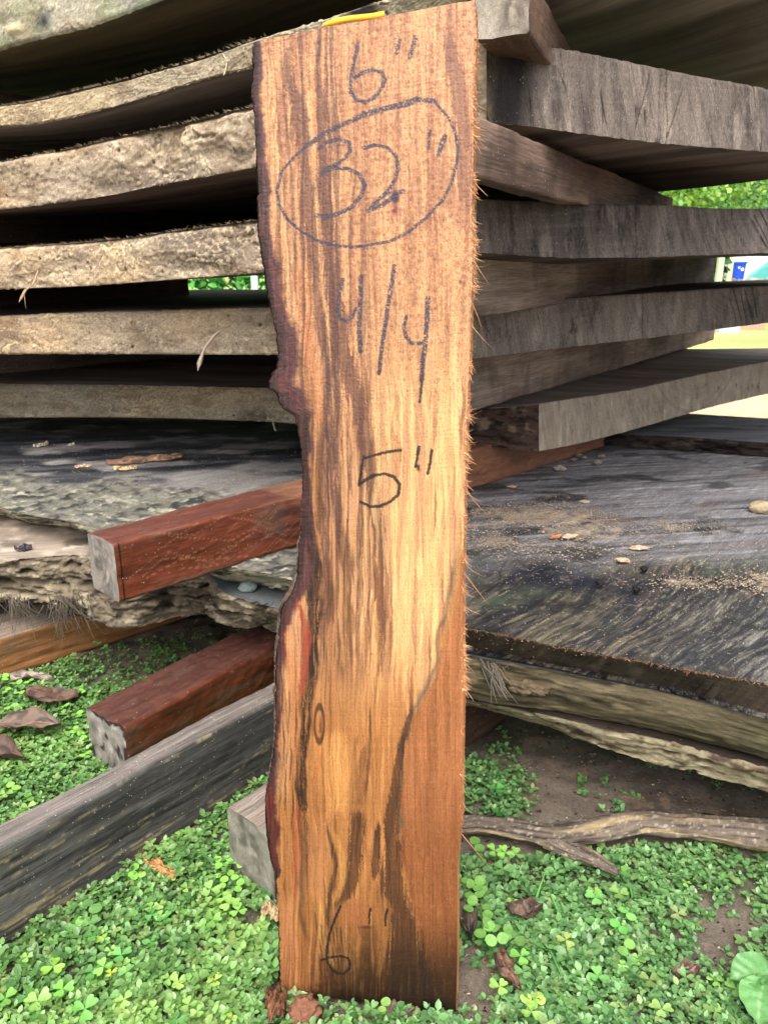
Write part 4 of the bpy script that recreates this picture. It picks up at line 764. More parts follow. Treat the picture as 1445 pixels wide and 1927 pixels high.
mb.build('yellow_stick', M_plain, label='small flat yellow stick lying across the top end of the upright board', cat='stick')
# ================================================================== SMALL THINGS
def icos(sub=3):
    t = (1+5**.5)/2; v = [(-1,t,0),(1,t,0),(-1,-t,0),(1,-t,0),(0,-1,t),(0,1,t),(0,-1,-t),(0,1,-t),(t,0,-1),(t,0,1),(-t,0,-1),(-t,0,1)]
    f = [(0,11,5),(0,5,1),(0,1,7),(0,7,10),(0,10,11),(1,5,9),(5,11,4),(11,10,2),(10,7,6),(7,1,8),(3,9,4),(3,4,2),(3,2,6),(3,6,8),(3,8,9),(4,9,5),(2,4,11),(6,2,10),(8,6,7),(9,8,1)]
    v = [np.array(q, float)/np.linalg.norm(q) for q in v]
    for _ in range(sub):
        cch = {}; nf = []
        def mid(a, b):
            k = (min(a, b), max(a, b))
            if k not in cch: m = v[a]+v[b]; v.append(m/np.linalg.norm(m)); cch[k] = len(v)-1
            return cch[k]
        for a, b, c_ in f:
            ab, bc_, ca = mid(a, b), mid(b, c_), mid(c_, a); nf += [(a, ab, ca), (b, bc_, ab), (c_, ca, bc_), (ab, bc_, ca)]
        f = nf
    return np.array(v), np.array(f)
IV, IF = icos(3); IV2, IF2 = icos(2)
def lump(mb, pos, r, col, seed=1, rough=.35, freq=1.6, rot=0., v=None, f=None, facet=0., cv=.25):
    v = IV if v is None else v; f = IF if f is None else f
    q = v*freq + seed*3.7; n_ = fbm(q[:, 0], q[:, 1], q[:, 2], 4)
    if facet: n_ = n_*(1-facet) + facet*(np.max(v @ (rng.normal(size=(3, 9))/1.7), axis=1) - .8)*-1
    V = v*(1+rough*n_)[:, None]*np.array(r); cs, sn = math.cos(rot), math.sin(rot)
    V = np.stack([V[:, 0]*cs-V[:, 1]*sn, V[:, 0]*sn+V[:, 1]*cs, V[:, 2]], 1) + np.array(pos)
    cc = np.array(col)*(1+cv*fbm(q[:, 0]*3, q[:, 1]*3, q[:, 2]*3, 3))[:, None]; mb.raw(V, f, cc)
def stone(name, px, py, z, r, col, label, cat, seed, group=None, m=None, **k):
    p = PZ(px, py, z); mb = MB(); lump(mb, p+[0, 0, r[2]*.6], r, L(*col), seed, **k); return mb.build(name, m or M_rock, label=label, cat=cat, group=group)
stone('stone', 466, 1112, .194, (.0135, .010, .0085), (108, 122, 118), 'small grey green stone on the rotten slab, between the two red beams', 'stone', 2, facet=.5, rough=.3)
stone('stone', 1432, 962, .242, (.020, .014, .011), (160, 146, 118), 'pale tan stone on the blackened slab at the right edge', 'stone', 5, facet=.5, rough=.3)
for i, (px, py, r) in enumerate(((1053, 884, .0115), (1124, 872, .008), (1131, 860, .0075), (1089, 858, .006), (1098, 862, .006), (1079, 866, .006))):
    stone('pebble', px, py, .243, (r, r*.7, r*.5), (140, 126, 110) if i else (150, 138, 122), ('largest oval pebble on the dark slab under the jutting plank end', 'second largest pebble, rightmost of the row on the dark slab', 'pebble touching the back of the second largest pebble', 'small pebble, middle of three beyond the largest pebble', 'small pebble, rightmost of three beyond the largest pebble', 'small pebble, leftmost of three beyond the largest pebble')[i], 'pebble', 10+i, group='pebbles on the dark slab')
for i, (px, py, w_, col, lb) in enumerate(((1100, 945, .011, (172, 158, 138), 'flat pale wood flake lying alone on the dark slab above the sawdust'), (963, 917, .008, (176, 140, 112), 'small tan wood chip beside the brown bolster on the dark slab'), (1203, 1032, .013, (180, 160, 136), 'cream wood flake at the lower edge of the sawdust patch'), (1072, 1010, .013, (206, 180, 150), 'rounded tan wood chip in the middle of the sawdust'), (1046, 1011, .010, (186, 128, 94), 'orange brown wood chip in the sawdust'), (1171, 1056, .010, (196, 170, 140), 'crumbly pale wood flake below the sawdust patch'))):
    p = PZ(px, py, .243); mb = MB(); lump(mb, p+[0, 0, .0012], (w_*.85, w_*.42, .0026), L(*col), 30+i, rough=.9, freq=2.2, v=IV2, f=IF2, rot=rng.uniform(-.4, .4)); mb.build('wood_chip', M_rock, label=lb, cat='wood chip', group='chips on the dark slab')
# spiky dark seed pods
for i, (px, py, lb) in enumerate(((1128, 1103, 'dark spiky seed pod on the streaked slab, left of the other two'), (1211, 1077, 'dark spiky seed pod on the streaked slab, farthest back of three'), (1197, 1116, 'dark spiky seed pod on the streaked slab, nearest of the right pair'))):
    p = PZ(px, py, .242)+[0, 0, .004]; mb = MB(); lump(mb, p, (.0042, .0042, .004), L(36, 28, 28), i+60, v=IV2, f=IF2)
    for _ in range(70):
        d = rng.normal(size=3); d /= np.linalg.norm(d); d[2] = abs(d[2])*.8; fibres(mb, p+d*.003, p+d*rng.uniform(.006, .008), .0004, L(30, 24, 24), n=3)
    mb.build('seed_pod', M_dry, label=lb, cat='seed pod', group='spiky seed pods')
# thin flakes of bark on the left part of the slab
def bark_chip(px0, py0, px1, py1, z, wd, th, col, label, seed, name='bark_chip', cat='bark chip', m=None):
    a, b = PZ(px0, py0, z), PZ(px1, py1, z); d = b-a; ln = np.linalg.norm(d); d /= ln; sd = np.array([-d[1], d[0], 0])
    n1, n2 = 60, 22; U = np.linspace(0, 1, n1)[:, None]; V = np.linspace(-1, 1, n2)[None]
    wv = wd*(np.sin(np.clip(U*.97+.015, 0, 1)*math.pi)**.45)*(1+.5*fbm(U*5+seed, 0*V, 0., 3)); off = fbm(U*4, seed*1., 3., 3)*wd*.4
    wv = wv + 0*V; jag = fbm(U*22+seed, V*2, 2., 3)*wd*.25*np.abs(V)
    base = a + d*(U*ln)[..., None]; Pq = base + sd*((wv*V + off + jag*np.sign(V)))[..., None]
    hgt = th*(1 + .7*fbm(U*9+seed, V*2.5, 1., 4)) + th*1.4*(np.abs(V)**2)*0 + th*np.abs(fbm(U*3+seed, V, 9., 2))*2
    top = Pq + np.array([0, 0, 1.])*(hgt*(1-np.abs(V)**6))[..., None]; bot = Pq + np.array([0, 0, 1.])*(hgt*.15*(1-np.abs(V)**6))[..., None]
    cc = mixc(solid(L(*col), hgt), L(*[q*.6 for q in col]), ss(-.1, .6, fbm(U*12+seed, V*5, 4., 4))); cc = mixc(cc, L(*[min(255, q*1.25) for q in col]), ss(.2, .7, fbm(U*20, V*8, 6.+seed, 3)))
    mb = MB(); gp = np.stack([U*ln+0*V, V*wd+0*U, 0*U*V], -1); mb.grid(top, cc, gp, 0); mb.grid(bot, cc*.7, gp, 0, flip=True); return mb.build(name, m or M_bark, label=label, cat=cat)
bark_chip(200, 872, 345, 858, .243, .016, .004, (150, 118, 96), 'long curled brown bark flake on the dark slab, upper left', 3)
bark_chip(214, 884, 258, 881, .243, .007, .003, (214, 180, 130), 'pale orange chip in front of the long bark flake', 5)
bark_chip(62, 840, 92, 836, .243, .009, .003, (200, 186, 164), 'pale chip on the dark slab near the left edge', 6)
bark_chip(140, 880, 172, 876, .243, .006, .002, (206, 180, 150), 'narrow pale chip left of the long bark flake', 7)
bark_chip(128, 839, 140, 836, .243, .005, .002, (220, 206, 184), 'tiny whitish chip on the dark slab under the planks', 8)
bark_chip(28, 1036, 60, 1030, .197, .007, .003, (70, 70, 74), 'small black chip on the grey rotten slab at the left', 9)
bark_chip(270, 1624, 334, 1650, .008, .007, .003, (190, 142, 92), 'orange brown sliver of wood on the weeds below the grey beam', 11, 'wood_chip', 'wood chip')
bark_chip(494, 1712, 536, 1722, .012, .007, .004, (196, 168, 130), 'pale wood chip on the soil beside the foot of the board', 12, 'wood_chip', 'wood chip')
bark_chip(500, 1888, 540, 1900, .006, .012, .006, (124, 86, 64), 'crumbly brown bark lump in the weeds below the board, left of the clod', 13)
stone('soil_clod', 571, 1908, -.004, (.014, .012, .008), (128, 88, 68), 'reddish brown soil clod in the weeds at the bottom edge, below the board', 'clod', 14, rough=.5, freq=3)
bark_chip(716, 1898, 790, 1906, -.002, .010, .003, (120, 104, 92), 'grey brown sliver lying on the soil under the board', 15)
# fallen leaves
def dead_leaf(pxs, z, wd, col, label, seed, curl=.02):
    pts, _ = resample(np.array([PZ(x_, y_, z) for x_, y_ in pxs]), 34); n1, n2 = 34, 19
    U = np.linspace(0, 1, n1)[:, None]; V = np.linspace(-1, 1, n2)[None]; tg = np.gradient(pts, axis=0); tg /= np.linalg.norm(tg, axis=1)[:, None]; sd = np.stack([-tg[:, 1], tg[:, 0], 0*tg[:, 0]], 1)
    wv = wd*np.sin(np.clip(U, 0.01, .995)**.85*math.pi)**.8
    Z = curl*.42*(np.abs(V)**1.6)*np.sin(U*math.pi) + .005*fbm(U*5+seed, V*2, 0., 3) + .005*np.sin(U*6+seed)*V*.7 + .006 + .0008*np.abs(np.sin(U*34 - np.abs(V)*5))
    P = pts[:, None] + sd[:, None]*(wv*V*(1-.25*V*V))[..., None]; P[..., 2] += Z
    cc = mixc(solid(L(*col), Z), L(*[q*.62 for q in col]), ss(-.2, .6, fbm(U*7+seed, V*3, 3., 4))); cc = mixc(cc, L(*[min(255, q*1.2) for q in col]), (1-ss(.02, .08, np.abs(V)))*.8)
    mb = MB(); gp = np.stack([U*.06+0*V, V*wd+0*U, 0*U*V+seed], -1); mb.grid(P, cc, gp, 0); mb.grid(P-[0, 0, .0007], cc*.8, gp, 0, flip=True); return mb.build('fallen_leaf', M_dead, label=label, cat='leaf', group='dry fallen leaves on the weeds')
dead_leaf([(50, 1302), (90, 1318), (148, 1312)], .018, .026, (104, 80, 68), 'flat brown fallen leaf on the weeds, uppermost on the left', 2, .008)
dead_leaf([(-20, 1378), (40, 1372), (116, 1368)], .02, .024, (118, 98, 84), 'folded brown fallen leaf with a curled rim at the left edge', 4, .03)
dead_leaf([(-30, 1410), (10, 1425), (45, 1432)], .015, .022, (92, 70, 58), 'dark brown crumpled leaf at the left edge, below the folded one', 6, .02)
dead_leaf([(20, 1280), (60, 1276), (100, 1285)], .01, .014, (150, 136, 122), 'pale dry leaf at the foot of the orange brown beam on the left', 8, .006)
dead_leaf([(938, 1795), (952, 1840), (978, 1870)], .006, .012, (108, 82, 66), 'brown fallen leaf in the weeds right of the foot of the board', 9, .012)
dead_leaf([(862, 1680), (880, 1730), (885, 1775)], .006, .014, (84, 70, 60), 'dark wet leaf on the soil against the right edge of the board', 10, .006)
dead_leaf([(950, 1712), (985, 1722), (1020, 1715)], .008, .016, (100, 82, 68), 'dull brown leaf half hidden in the weeds right of the board', 11, .006)
dead_leaf([(1262, 1836), (1290, 1842), (1316, 1830)], .008, .011, (120, 92, 80), 'small mauve brown leaf in the weeds near the bottom right', 12, .008)
# hanging slivers and torn fibres
def hang(pts, w0, col, label, seed, name='wood_sliver', cat='sliver', extra=0):
    mb = MB(); P = np.array([PD(x_, y_, d_) for x_, y_, d_ in pts]); P, _ = resample3(P, 16)
    V = []; t = np.linspace(0, 1, 16); wv = w0*np.interp(t, [0, .15, .6, .85, 1], [.5, .8, .7, 1.2, .15])*(1+.3*fbm(t*6+seed, 0., 0., 2))
    for i in range(16): V += [P[i]+RI*wv[i]+UP*0, P[i]-FW*w0*.25, P[i]-RI*wv[i], P[i]+FW*w0*.25]
    f = [[4*i+j, 4*i+(j+1) % 4, 4*i+4+(j+1) % 4, 4*i+4+j] for i in range(15) for j in range(4)]; mb.raw(V, f, L(*col))
    for _ in range(extra):
        k = rng.integers(0, 12); fibres(mb, P[k], P[min(15, k+4)]+rng.normal(0, .004, 3), w0*.3, L(*col)*rng.uniform(.7, 1.2), bend=rng.normal(0, .2, 3))
    return mb.build(name, M_dry, label=label, cat=cat)
def resample3(P, n):
    d = np.concatenate([[0], np.cumsum(np.linalg.norm(np.diff(P, axis=0), axis=1))]); t = np.linspace(0, d[-1], n); return np.stack([np.interp(t, d, P[:, i]) for i in range(3)], 1), t
hang([(72, 508, 1.235), (62, 535, 1.22), (48, 545, 1.215), (36, 568, 1.21)], .0028, (164, 142, 116), 'pale splinter hanging from the third plank edge at the far left', 1, extra=5)
hang([(432, 612, 1.12), (405, 628, 1.105), (385, 655, 1.1), (376, 680, 1.1), (372, 698, 1.1)], .0030, (144, 130, 114), 'long curled splinter hanging from the second plank edge, left of the board', 2, extra=6)
hang([(513, 792, 1.44), (515, 800, 1.44), (519, 812, 1.44)], .002, (150, 140, 122), 'tiny fibre hanging from the lowest plank edge beside the board', 3)
hang([(420, 100, .945), (428, 116, .94), (421, 142, .94)], .0012, (206, 190, 160), 'thin pale splinter standing off the edge of the fifth plank', 4)
# torn pale husk fibres on the middle slab, right of the board
root2 = empty('torn_fibre_tuft', PD(925, 1255, .865), 'tuft of torn whitish bark fibres hanging off the slab end just right of the board', 'fibre tuft')
mb = MB()
for i in range(26):
    b0 = PD(rng.uniform(902, 935), rng.uniform(1238, 1252), .865); t0 = PD(rng.uniform(922, 952), rng.uniform(1275, 1322), .83); fibres(mb, b0, t0, rng.uniform(.0006, .0022), L(134, 126, 112)*rng.uniform(.5, 1.2), bend=rng.normal(0, .12, 3), n=7)
for i in range(12):
    b0 = PD(rng.uniform(925, 960), rng.uniform(1245, 1262), .86); t0 = PD(rng.uniform(940, 965), rng.uniform(1262, 1300), .835); fibres(mb, b0, t0, rng.uniform(.0006, .0018), L(136, 122, 104)*rng.uniform(.6, 1.2), bend=rng.normal(0, .12, 3), n=7)
mb.build('fibre', M_dry, parent=root2, kind='stuff')
mb = MB(); lump(mb, PD(985, 1292, .856), (.022, .010, .008), L(122, 108, 86), 77, rough=.7, freq=2.4, rot=-.5); mb.build('bark_lump', M_bark, label='knobbly lump of bark on the slab side just right of the board', cat='bark')
mb = MB()
for i in range(120):
    cx = rng.choice([18, 30, 108, 122, 150]) + rng.normal(0, 12); b0 = PD(cx, rng.uniform(1118, 1140), 1.13); t0 = PD(cx + rng.normal(10, 20), rng.uniform(1140, 1210), 1.08)
    fibres(mb, b0, t0, rng.uniform(.0005, .0014), L(96, 88, 76)*rng.uniform(.4, 1.3), bend=rng.normal(0, .15, 3), n=6)
mb.build('frayed_fibres', M_dry, kind='stuff', label='frayed grey root fibres hanging under the rotten slab edge at the left', cat='fibres')
# fuzz along the sawn arrises of the upper left planks
for src, nm in ((F0, 'fifth'), (F1, 'fourth'), (F2, 'third')):
    mb = MB(); T0 = stations(src)
    T0, _ = resample(T0, 1400); px_ = np.array([proj(q[:3])[0] for q in T0]); idx = np.where((px_ > -20) & (px_ < 500))[0]
    for _ in range(520 if nm == 'fifth' else 300):
        q = T0[rng.choice(idx)]; lo = rng.random() < .2; b0 = (q[3:] if lo else q[:3]) + [0, rng.uniform(0, .004), .0005 if not lo else 0]; ln = rng.uniform(.0012, .0065)*(1 if not lo else .8)
        fibres(mb, b0, b0 + np.array([rng.normal(-.5, .6), rng.normal(-.3, .3), (-.6 if lo else rng.uniform(.1, .9))])*ln, rng.uniform(.0002, .0005), L(150, 136, 112)*rng.uniform(.6, 1.2), n=3)
    o = mb.build('torn_fibres', M_dry, kind='stuff', origin=np.zeros(3)); par = [q for q in COL.objects if q.name.startswith('plank') and str(q.get('label', '')).startswith(nm)][0]; child(o, par)
mb = MB()
for _ in range(900):
    q = rng.uniform(870, 1470); e = PZ(q, float(np.interp(q, [878, 960, 1091, 1250, 1445, 1900], [1182, 1197, 1224, 1252, 1287, 1375])), .24); ln = rng.uniform(.0012, .0045)*(2 if rng.random() < .05 else 1)
    fibres(mb, e + [0, .001, -.001], e + np.array([rng.normal(0, .6), -abs(rng.normal(.5, .3)), rng.normal(-.1, .5)])*ln, rng.uniform(.0003, .0007), L(*[(150, 112, 84), (170, 140, 110), (84, 70, 60)][rng.integers(3)])*rng.uniform(.7, 1.1), n=3)
o = mb.build('torn_fibres', M_dry, kind='stuff', origin=np.zeros(3)); child(o, [q for q in COL.objects if 'blackened slab strewn' in str(q.get('label', ''))][0])
# bark covered branch lying on the soil, right
def branch(pts, rads, seed, label=None, **k):
    P, t = resample3(np.array([PZ(a_, b_, 0)+[0, 0, z_] for a_, b_, z_ in pts]), 240); R = np.interp(np.linspace(0, 1, 240), np.linspace(0, 1, len(rads)), rads); n = 40
    kk_ = np.hanning(15); kk_ /= kk_.sum(); P = np.stack([np.convolve(np.pad(P[:, i], 7, mode='edge'), kk_, 'valid') for i in range(3)], 1)
    tg = np.gradient(P, axis=0); tg /= np.linalg.norm(tg, axis=1)[:, None]; s1 = np.cross(tg, [0, 0, 1.]); s1 /= np.linalg.norm(s1, axis=1)[:, None]; s2 = np.cross(s1, tg)
    an = np.arange(n)/n*2*math.pi; A_, S_ = np.meshgrid(an, t); ca, sa = np.cos(A_), np.sin(A_)
    dsp = 1 + .35*fbm(S_*16+seed, ca*2.2, sa*2.2, 4, .6) + .3*fbm(S_*20, ca*9, sa*9+seed, 4, .65) + .22*(1-np.abs(fbm(S_*14, ca*4, sa*4+seed, 4)))
    Q = P[:, None] + (R[:, None]*dsp)[..., None]*(ca[..., None]*s1[:, None]*1.25 + sa[..., None]*s2[:, None]*.75)
    cc = mixc(solid(L(122, 110, 98), ca), L(60, 54, 48), ss(-.2, .6, fbm(S_*22+seed, ca*9, sa*9, 5, .65))); cc = mixc(cc, L(176, 156, 118), ss(.15, .5, fbm(S_*12+seed, ca*1.5, sa*1.5, 3))*.75); cc = mixc(cc, L(190, 176, 160), ss(.35, .8, fbm(S_*260, ca*24, sa*24, 2))*.7)
    mb = MB(); mb.grid(Q, cc, np.stack([S_, A_*.012, 0*A_+seed], -1), 0, wrap=True); mb.raw(Q[0], [list(range(n))], cc[0]); mb.raw(Q[-1], [list(range(n))], cc[-1]); return mb.build('branch' if not k.get('parent') else 'side_branch', M_bark, label=label, **k)
rb = branch([(850, 1565, .008), (900, 1562, .01), (960, 1575, .012), (1040, 1590, .012), (1120, 1582, .014), (1200, 1568, .016), (1300, 1578, .017), (1445, 1592, .016), (1700, 1620, .015)], [.008, .009, .011, .010, .010, .012, .015, .017, .018], 4, 'knobbly bark covered branch lying on the bare soil right of the board', cat='branch')
branch([(1030, 1592, .01), (1070, 1612, .01), (1120, 1632, .009), (1163, 1652, .006)], [.008, .008, .006, .003], 8, parent=rb)

# ================================================================== SAWDUST
def s1_ok(x_, y_): return True
V4 = np.array([[1, 1, 1], [1, -1, -1], [-1, 1, -1], [-1, -1, 1]])/1.7; F4_ = np.array([[0, 1, 2], [0, 3, 1], [0, 2, 3], [1, 3, 2]])
def scatter_bits(pts, sizes, cols, mb):
    n = len(pts); R = rng.normal(size=(n, 4, 3))*.45 + V4[None]; V = R*sizes[:, None, None]*np.array([1.4, 1., .55]) + pts[:, None]
    f = (F4_[None] + 4*np.arange(n)[:, None, None]).reshape(-1, 3); mb.raw(V.reshape(-1, 3), f, np.repeat(cols, 4, 0))
mb = MB(); P_, C_, S_ = [], [], []
def dust(n, cx, cy, rx, ry, size, z=.243, tone=(204, 184, 160), gauss=True):
    for _ in range(n):
        a_, b_ = (rng.normal(cx, rx), rng.normal(cy, ry)) if gauss else (rng.uniform(cx-rx, cx+rx), rng.uniform(cy-ry, cy+ry))
        if fbm(a_*.03, b_*.08, 3., 3) < -.1 and gauss and rng.random() < .7: continue
        P_.append(PZ(a_, b_, z)+[0, 0, rng.uniform(0, size*1.5)]); C_.append(L(*tone)*rng.uniform(.65, 1.15)); S_.append(size*rng.uniform(.5, 1.5))
dust(4200, 960, 972, 80, 14, .0007); dust(2200, 1060, 970, 70, 14, .0008); dust(1600, 925, 1020, 36, 10, .0008); dust(1600, 1120, 1008, 70, 20, .0008); dust(900, 1270, 992, 50, 9, .0008); dust(160, 1040, 990, 100, 22, .0018)
dust(600, 1310, 1098, 60, 7, .001); dust(500, 1430, 1095, 25, 14, .0012); dust(500, 1010, 1035, 90, 16, .001); dust(1600, 1160, 1010, 280, 90, .0007, gauss=False); dust(500, 1200, 1140, 320, 100, .0006, gauss=False)
dust(900, 300, 870, 260, 45, .0008, gauss=False, tone=(200, 190, 176)); dust(500, 480, 910, 60, 20, .0008)
scatter_bits(np.array(P_), np.array(S_), np.array(C_), mb); mb.build('sawdust', M_dust, kind='stuff', label='pale sawdust scattered over the dark slab', cat='sawdust')

# ================================================================== WEEDS
def inside(p, P0, d, wd_, back, fwd):   # inside a beam's footprint
    r = p - P0[:2]; d = d[:2]/np.linalg.norm(d[:2]); n_ = np.array([-d[1], d[0]]); a_ = r @ d; b_ = r @ n_; return (a_ > -back) & (a_ < fwd) & (b_ > -.004) & (b_ < wd_+.002)
FP = [(PZ(232, 1370, .085)*[1, 1, 0], PZ(521, 1212, .085)*[1, 1, 0], .078, 0, 1.2), (PZ(0, 1790, 0), PZ(504, 1467, 0), .036, .3, .36), (PZ(0, 1280, 0), PZ(350, 1165, 0), .1, .3, 1.3), (PZ(520, 1707, 0), PZ(970, 1340, 0), .072, 0, 1.2)]
def keep(p):
    k = np.ones(len(p), bool)
    for a_, b_, w_, bk_, fw_ in FP: k &= ~inside(p, a_, (b_-a_), w_, bk_, fw_)
    k &= ~((p[:, 0] > -.10) & (p[:, 0] < .068) & (p[:, 1] > .485 + (-p[:, 0]+.06)*.17) & (p[:, 1] < .56)); return k
def pxy(p):
    v = np.concatenate([p, np.zeros((len(p), 1))], 1) - CO; d = v @ FW; return 722.5 + F*(v @ RI)/d, 963.5 - F*(v @ UP)/d
def density(p):
    x_, y_ = pxy(p); n1 = fbm(p[:, 0]*14, p[:, 1]*14, 1., 3)
    left = x_ < 700
    d = np.where(left, ss(1180, 1330, y_ + 60*n1), ss(1575, 1625, y_ + 25*n1)*.95)
    d = np.where(left & (x_ > 150) & (y_ < 1330), ss(1150, 1330, y_ + 80*n1)*.55, d)
    r2 = ~left & (y_ < 1575); d = np.where(r2, .10*ss(1380, 1440, y_)*(n1 > -.1) + .75*np.exp(-(((x_-930)/60)**2+((y_-1490)/50)**2)), d)
    bare = np.exp(-(((x_-900)/50)**2+((y_-1850)/70)**2)) + np.exp(-(((x_-985)/45)**2+((y_-1718)/25)**2)) + .8*np.exp(-(((x_-1400)/60)**2+((y_-1700)/110)**2)) + .8*np.exp(-(((x_-1340)/40)**2+((y_-1770)/60)**2)) + .8*np.exp(-(((x_-470)/50)**2+((y_-1725)/30)**2)) + .7*np.exp(-(((x_-1120)/60)**2+((y_-1665)/15)**2)) + .7*np.exp(-(((x_-590)/60)**2+((y_-1915)/30)**2))
    return np.clip(d - bare*1.1 + .15*n1, 0, 1)
tmpl = np.array([[0, 0, 0], [.32, .30, .04], [.32, 0, -.03], [.32, -.30, .04], [.68, .26, .03], [.68, 0, -.05], [.68, -.26, .03], [1, 0, -.10]])
tf = [(0, 2, 1), (0, 3, 2), (1, 2, 5), (1, 5, 4), (2, 3, 6), (2, 6, 5), (4, 5, 7), (5, 6, 7)]
an_ = np.linspace(0, 2*math.pi, 12, endpoint=False)
rt = np.concatenate([[[.5, 0, -.03]], np.stack([.5+.5*np.cos(an_), .48*np.sin(an_), .03+.03*np.cos(2*an_)], 1)]); rf = [(0, 1+i, 1+(i+1) % 12) for i in range(12)]
hv = [(0, 0)] + [(.30, .26), (.62, .46), (.88, .44), (.98, .24), (.86, .03), (.98, -.20), (.88, -.44), (.62, -.46), (.30, -.26)]
ht = np.array([[.5, 0, -.06]] + [[a_, b_, .03+.12*abs(b_)] for a_, b_ in hv]); hf = [(0, 1+i, 1+(i+1) % 10) for i in range(10)]
def leaves(mb, base, yaw, pitch, roll, size, col, T, Ff, width=1.):
    n = len(base); P = T[None]*np.array([1, 1, 1.])*size[:, None, None]; P = P.copy(); P[..., 1] *= width if np.ndim(width) == 0 else width[:, None]
    cr_, sr_ = np.cos(roll)[:, None], np.sin(roll)[:, None]; P = np.stack([P[..., 0], P[..., 1]*cr_-P[..., 2]*sr_, P[..., 1]*sr_+P[..., 2]*cr_], -1)
    c_, s_ = np.cos(pitch)[:, None], np.sin(pitch)[:, None]; P = np.stack([P[..., 0]*c_-P[..., 2]*s_, P[..., 1], P[..., 0]*s_+P[..., 2]*c_], -1)
    c_, s_ = np.cos(yaw)[:, None], np.sin(yaw)[:, None]; P = np.stack([P[..., 0]*c_-P[..., 1]*s_, P[..., 0]*s_+P[..., 1]*c_, P[..., 2]], -1) + base[:, None]
    m = len(T); f = (np.array(Ff)[None] + m*np.arange(n)[:, None, None]).reshape(-1, 3); cc = np.repeat(col, m, 0).reshape(n, m, 3)
    cc = cc*(1 + .25*(T[None, :, :1] < .1)*0 + .12*rng.normal(size=(n, 1, 1))); mb.raw(P.reshape(-1, 3), f, cc.reshape(-1, 3))
NC = 80000
p = np.stack([rng.uniform(-.75, .75, NC), rng.uniform(.33, 1.45, NC)], 1); p = p[(rng.random(NC) < density(p)) & keep(p)]
xx, yy = pxy(p); hgt = rng.uniform(.003, .014, len(p))*(.5+.8*density(p)); big = fbm(p[:, 0]*7, p[:, 1]*7, 4., 3); z0 = gz(p[:, 0], p[:, 1])
base = np.concatenate([p, (z0+hgt)[:, None]], 1); mb = MB()
g1_, g2_, g3_ = L(112, 156, 86), L(80, 122, 64), L(148, 186, 100)
tone = rng.random(len(p)); bc_ = mixc(mixc(solid(g1_, tone), g2_, ss(.3, .9, tone)), g3_, ss(.0, .8, big)*(xx < 500)*.7)
bc_ = mixc(bc_, L(108, 154, 102), (xx > 800)*.35); bc_ = mixc(bc_, L(150, 150, 92), ss(.75, 1., rng.random(len(p)))*.4)
yaw0 = rng.uniform(0, 6.28, len(p)); sz = rng.uniform(.0055, .0100, len(p))*(1+.25*np.clip(big, -1, 1))*np.where(yy < 1300, .8, 1)
for j in range(4):
    leaves(mb, base + rng.normal(0, .0008, base.shape), yaw0 + j*math.pi/2 + rng.normal(0, .25, len(p)), rng.normal(.22 if j < 2 else .5, .25, len(p)), rng.normal(0, .25, len(p)), sz*(1 if j < 2 else .75)*rng.uniform(.75, 1.2, len(p)), bc_*(1 + rng.normal(0, .12, (len(p), 1)) + (.12 if j > 1 else 0)), tmpl, tf, 1.05)
st = slice(0, None, 3)
for q, (b0, h0) in enumerate(zip(base[::4], hgt[::4])): fibres(mb, b0-[0, 0, h0+.001], b0, .0004, L(90, 120, 60), n=2)
mb.build('ground_cover', M_leaf, kind='stuff', label='dense low weeds with small oval glossy leaves around the beams', cat='weeds')
# clover and round leaved seedlings standing above the weeds
mb = MB()
def clover(px, py, r, tone, n3=True, h=.016):
    b = PZ(px, py, h); b = b[None] + 0; s = r; y0 = rng.uniform(0, 6.28)
    k = 3 if n3 else 2
    for j in range(k):
        leaves(mb, b, np.array([y0 + j*2*math.pi/k]), np.array([rng.normal(.08, .1)]), np.array([rng.normal(0, .12)]), np.array([s*rng.uniform(.78, .98)]), (L(*tone)*rng.uniform(.85, 1.12))[None], ht if n3 else rt, hf if n3 else rf)
    fibres(mb, b[0]-[rng.normal(0, .004), rng.normal(0, .004), h+.004], b[0], .0004, L(130, 150, 90), n=3)
LG, MG = (146, 188, 98), (112, 158, 90)
for x_, y_, r, t_ in ((100, 1820, .013, (150, 200, 84)), (70, 1885, .014, LG), (118, 1862, .013, (130, 190, 84)), (160, 1900, .014, (120, 186, 90)), (228, 1798, .012, (110, 176, 92)), (180, 1800, .009, MG), (205, 1880, .010, MG), (10, 1880, .012, (120, 176, 80)), (195, 1820, .011, (140, 200, 92)), (238, 1830, .009, (120, 170, 96)), (355, 1892, .010, LG), (318, 1842, .009, LG), (335, 1848, .009, LG), (372, 1905, .009, LG), (208, 1832, .007, (188, 214, 80)),
                      (396, 1675, .013, LG), (424, 1692, .012, (150, 200, 86)), (432, 1700, .013, LG), (400, 1732, .012, (126, 176, 84)), (392, 1700, .010, LG), (448, 1715, .011, (140, 196, 90)), (285, 1708, .009, LG), (300, 1704, .008, LG), (482, 1702, .010, MG), (170, 1740, .012, MG), (52, 1520, .011, LG), (30, 1540, .010, LG), (70, 1535, .010, LG), (18, 1560, .012, (136, 206, 92)), (10, 1495, .011, LG), (48, 1495, .010, MG)):
    clover(x_, y_, r*.92, t_)
for _ in range(36):
    x_, y_ = rng.uniform(0, 480), rng.uniform(1640, 1925)
    if y_ > 1800 - x_*.62 + 20: clover(x_, y_, rng.uniform(.006, .010), [LG, MG, (96, 156, 78), (170, 200, 96)][rng.integers(4)], h=rng.uniform(.008, .016))
